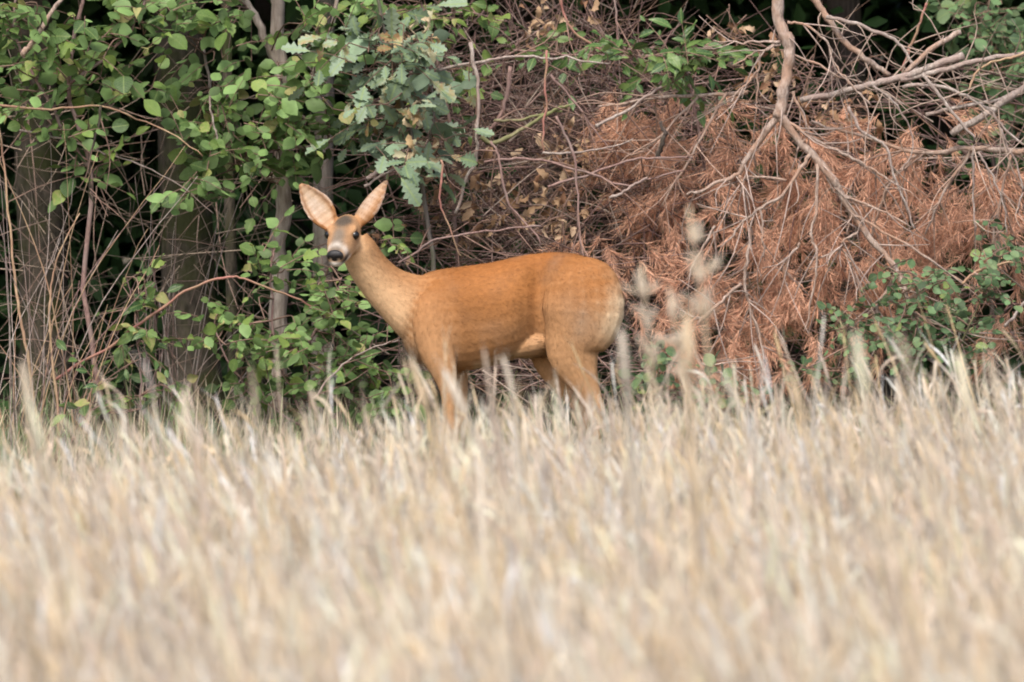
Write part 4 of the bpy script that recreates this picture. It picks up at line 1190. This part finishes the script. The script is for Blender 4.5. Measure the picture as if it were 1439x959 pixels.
def wheat_geo(x, y, h, lean_a, lean, ear_l, g, stout=1.0):
    """Stalk, ear and leaves of N wheat plants, each as its own chunk list."""
    n = len(x)
    b0 = np.stack([x, y, np.full(n, -.02)], 1)
    dirv = np.stack([np.cos(lean_a), np.sin(lean_a), np.zeros(n)], 1)
    up = np.array([0, 0, 1.0])
    f = lambda t: b0 + dirv * (lean * h * t ** 1.5)[:, None] + up * (h * (t - .18 * lean * t * t))[:, None]
    ts = [0, .35, .7, 1]
    Ps = np.stack([f(t) for t in ts], 1)
    rad = np.stack([np.full(n, r) for r in (.0032, .0031, .0028, .0018)], 1) * g.uniform(.8, 1.3, (n, 1)) * stout
    c0 = (WC[g.choice(len(WC), n, p=WP)] if stout == 1 else WC[g.choice([0, 1, 4, 0, 2], n)]) * g.uniform(.8, 1.15, (n, 1))
    ref = np.array([[[.6, .8, .05]]])
    stem = tubes(Ps, rad, 3, c0, ref)
    # ear: four rows of spikelets as a knobbly spindle
    tdir = nrm(Ps[:, 3] - Ps[:, 2]); droop = np.abs(g.uniform(-.3, 1.0, n)[:, None]) ** 4 * 1.3; eaz = g.uniform(0, 6.283, n); edv = dirv * .5 + .8 * np.stack([np.cos(eaz), np.sin(eaz), 0 * eaz], 1)
    K = 9
    pe = [Ps[:, 3]]; dcur = tdir
    for k in range(1, K):
        dcur = nrm(dcur + (edv * .12 - up * .10) * droop)
        pe.append(pe[-1] + dcur * (ear_l / (K - 1))[:, None])
    Pe = np.stack(pe, 1)
    prof = np.array([.25, .85, .65, 1.0, .75, .95, .65, .7, .1]) * .0050
    ce = np.clip(c0 * g.uniform(.95, 1.15, (n, 1)), 0, .85)
    earc = tubes(Pe, np.tile(prof, (n, 1)) * g.choice([.4, .5, .8, 1.0], (n, 1)) * stout, 4, ce, ref)
    # beard
    na = 6
    jj = np.tile(np.array([1, 2, 4, 5, 6, 7]), (n, 1))
    ab = Pe[np.arange(n)[:, None], jj].reshape(-1, 3)
    ad = nrm(np.repeat(nrm(Pe[:, -1] - Pe[:, 0]), na, 0) + g.normal(0, .22, (n * na, 3)))
    al = g.uniform(.03, .07, n * na)[:, None]
    awn = ribbons(np.stack([ab, ab + ad * al], 1), np.tile([.0008, .0003], (n * na, 1)), g.normal(0, 1, (n * na, 3)), np.repeat(ce, na, 0))
    # withered leaves
    nl = 4
    t0 = g.uniform(.25, .92, (n, nl)).ravel()
    bi = np.repeat(np.arange(n), nl)
    hh = h[bi]
    la = np.where(g.random(n * nl) < .5, lean_a[bi] + g.normal(0, .5, n * nl), g.uniform(0, 6.283, n * nl))
    ldv = np.stack([np.cos(la), np.sin(la), np.zeros(n * nl)], 1)
    ll = g.uniform(.14, .50, n * nl); rise = g.uniform(-.3, 1.3, n * nl); sag = g.uniform(.0, 1.0, n * nl) ** 3 * 1.1; spread = g.uniform(.03, .36, n * nl); t0 = np.minimum(t0, np.maximum(.15, .95 - .75 * rise * ll / h[bi]))
    lb = b0[bi] + dirv[bi] * (lean[bi] * hh * t0 ** 1.5)[:, None] + up * (hh * (t0 - .18 * lean[bi] * t0 * t0))[:, None]
    Pl = np.stack([lb + ldv * (ll * t * spread)[:, None] + up * (ll * (rise * t - (.1 + sag) * t * t) * .8)[:, None] for t in (0, .25, .5, .75, 1)], 1)
    Wl = np.tile(np.array([.5, 1, .95, .65, .08]) * .0034, (n * nl, 1)) * g.uniform(.4, 1.7, (n * nl, 1))
    lc = WC[g.choice(len(WC), n * nl, p=WP)] * g.uniform(.7, 1.15, (n * nl, 1))
    leaves = ribbons(Pl, Wl, np.stack([-np.sin(la), np.cos(la), np.zeros(n * nl)], 1) + g.normal(0, .4, (n * nl, 3)), lc, .3)
    return stem, earc + awn, leaves


n = 19000
wx = rng.uniform(-3.4, 3.4, n * 2); wy = rng.uniform(-20.5, -3.2, n * 2)
half = (wy + 30) * (1.755 / 30) + .75
ok = (np.abs(wx) < half) & (wy < field_edge(wx) + rng.normal(0, .18, n * 2))
wx, wy = wx[ok][:n], wy[ok][:n]; n = len(wx)
patch = np.array([noise.noise(Vector((a * .8, b_ * .5, 9))) for a, b_ in zip(wx, wy)])
patch2 = np.array([noise.noise(Vector((a * 2.6, b_ * 1.4, 4))) for a, b_ in zip(wx, wy)])
h = .41 + .05 * patch + .03 * patch2 + rng.normal(0, .07, n) + .025 * wx + .022 + np.where(rng.random(n) < .06, rng.uniform(.05, .2, n), 0)
lean_a = R(180) + rng.normal(0, .75, n) + patch * .6 + R(180) * (rng.random(n) < .2)
lean = np.abs(rng.normal(.24, .16, n)) + .12 * np.maximum(patch2, 0)
st, er, lv = wheat_geo(wx, wy, h, lean_a, lean, rng.uniform(.06, .095, n), rng)
wheat = link('wheat', mesh_from('wheat', st + er + lv, M['wheat']), None, 'stuff')
tag(wheat, 'blurred pale ripe wheat filling the field in front of the deer', 'wheat')


def stalk(label, px, py, D, h_top=None, lean_=.12, la=math.pi, group='tall wheat stalks standing above the field', earl=.085, seed=0, stout=1.0):
    """One wheat stalk whose ear ends at a point seen in the photograph, D metres from the camera."""
    top = P(px, py, D - 30)
    g = np.random.default_rng(seed)
    hh = top[2] + .02 - earl * .7
    x = np.array([top[0] - math.cos(la) * lean_ * hh]); y = np.array([top[1] - math.sin(la) * lean_ * hh])
    s, e, l = wheat_geo(x, y, np.array([hh]), np.array([la]), np.array([lean_]), np.array([earl]), g, stout)
    t = thing('wheat_stalk', label, 'wheat', (x[0], y[0], -.02), group)
    link('stem', mesh_from('stem', s, M['wheat']), t); link('ear', mesh_from('ear', e, M['wheat']), t); lv_, lf_, lc_ = l[0]
    nq = len(lf_) // 2 // 4
    for k in range(4):                                   # each withered leaf its own part
        sel = np.concatenate([lf_[k * nq:(k + 1) * nq], lf_[4 * nq + k * nq:4 * nq + (k + 1) * nq]]) - k * 15
        link('leaf', mesh_from('leaf', [(lv_[k * 15:k * 15 + 15], sel, lc_[k * 15:k * 15 + 15])], M['wheat']), t)
    return t


tall = [
    ('tall wheat ear highest by the picture edge below the dry cane', 42, 520, 21, .10), ('second wheat ear just beside the tall one at the dry cane', 60, 560, 20, .16),
    ('wheat ear standing up under the small sparse shrub', 270, 560, 20.5, .12), ('wheat ear rising before the low green shrub below the deer head', 360, 530, 21, .05),
    ('upright wheat ear beside the front legs of the deer', 600, 500, 21.5, .22), ('wheat ear crossing the front leg of the deer', 655, 505, 22, .3),
    ('wheat ear standing before the belly of the deer', 690, 500, 22, .1), ('thin wheat ear against the pale groin of the deer', 722, 515, 22, .04),
    ('tall wheat ear close behind the hind leg', 880, 480, 20, .06), ('tall golden wheat ear beneath the left pine needles', 968, 460, 19, .02),
    ('stout blurred wheat ear before the bramble', 1217, 475, 18.5, .12), ('stoutest blurred wheat ear before the green bramble leaves', 1285, 470, 18, .14),
    ('wheat ear standing low beyond the bramble', 1360, 505, 20, .12), ('leaning wheat ear close to the picture edge under the bramble', 1405, 515, 21, .1),
    ('wheat ear under the young bramble sprig', 1045, 520, 21, .2), ('short wheat ear left of the bramble stems', 1130, 525, 21, .18),
]
for i, (lb, px, py, D, le) in enumerate(tall):
    stalk(lb, px, py, D - 3.5, lean_=le, seed=100 + i, earl=.11, stout=2.6)
# stalks of the nearest rows, in view along the bottom of the picture
for i in range(210):
    D = random.uniform(13.4, 17.0)
    px = random.uniform(-20, 1460)
    py = 700 + (17.0 - D) * 55 + random.uniform(-60, 110)
    stalk('pale wheat stalk out of focus in the nearest rows of the field', px, py, D, lean_=abs(random.gauss(.26, .12)), la=math.pi + random.gauss(0, .7), group='wheat stalks in the nearest rows', seed=300 + i, stout=random.choice((1.1, 1.4, 1.8)))


def panicle(label, px, py, D, seed, bend=.2):
    """A tall grass with a loose feathery head."""
    g = np.random.default_rng(seed)
    top = P(px, py, D - 30); h = top[2]
    b0 = np.array([top[0] + bend * .3 * h, top[1], 0])
    stem = smooth_path([b0, (b0 * .45 + top * .55) + [.02, 0, .03], top], 14)
    t = thing('tall_grass', label, 'grass', b0, 'feathery tall grasses')
    c = np.array([[.80, .68, .50]])
    link('stem', mesh_from('stem', tubes(stem[None], np.linspace(.0042, .0022, 14)[None], 5, c), M['wheat']), t)
    T, Q, SP = [], [], []
    for i in range(34):
        f = g.uniform(.80, 1.0); p = stem[min(13, int(f * 13))] * 1.0
        d = nrm(np.array([g.normal(0, .25), g.normal(0, .25), g.uniform(.4, 1.2)])); ln = g.uniform(.02, .075) * (1.25 - .6 * (f - .80) / .20)
        e = p + d * ln; e[2] -= .012
        T.append(smooth_path([p, (p + e) / 2 + [0, 0, .006], e], 4)); Q.append([.0006] * 4)
        for q_ in (.55, .8, 1.0):
            SP.append((p * (1 - q_) + e * q_, nrm(d + g.normal(0, .4, 3))))
    sp = np.array([s[0] for s in SP]); sdv = np.array([s[1] for s in SP])
    sl = g.uniform(.012, .022, (len(sp), 1))
    spk = tubes(np.stack([sp, sp + sdv * sl * .4, sp + sdv * sl], 1), np.tile([.0007, .0030, .0005], (len(sp), 1)), 4, np.array([[.86, .77, .64]]) * g.uniform(.8, 1.1, (len(sp), 1)))
    link('panicle', mesh_from('panicle', tubes(np.array(T), np.array(Q), 3, np.tile(c, (len(T), 1))) + spk, M['wheat']), t)


panicle('feathery whitish tall grass behind the rump of the deer', 968, 290, 17.0, 1, .25)
panicle('shorter feathery grass beside the tall one at the rump', 902, 372, 17.5, 2, .1)
panicle('feathery grass head drooping low near the rump', 940, 405, 18, 3, .3)
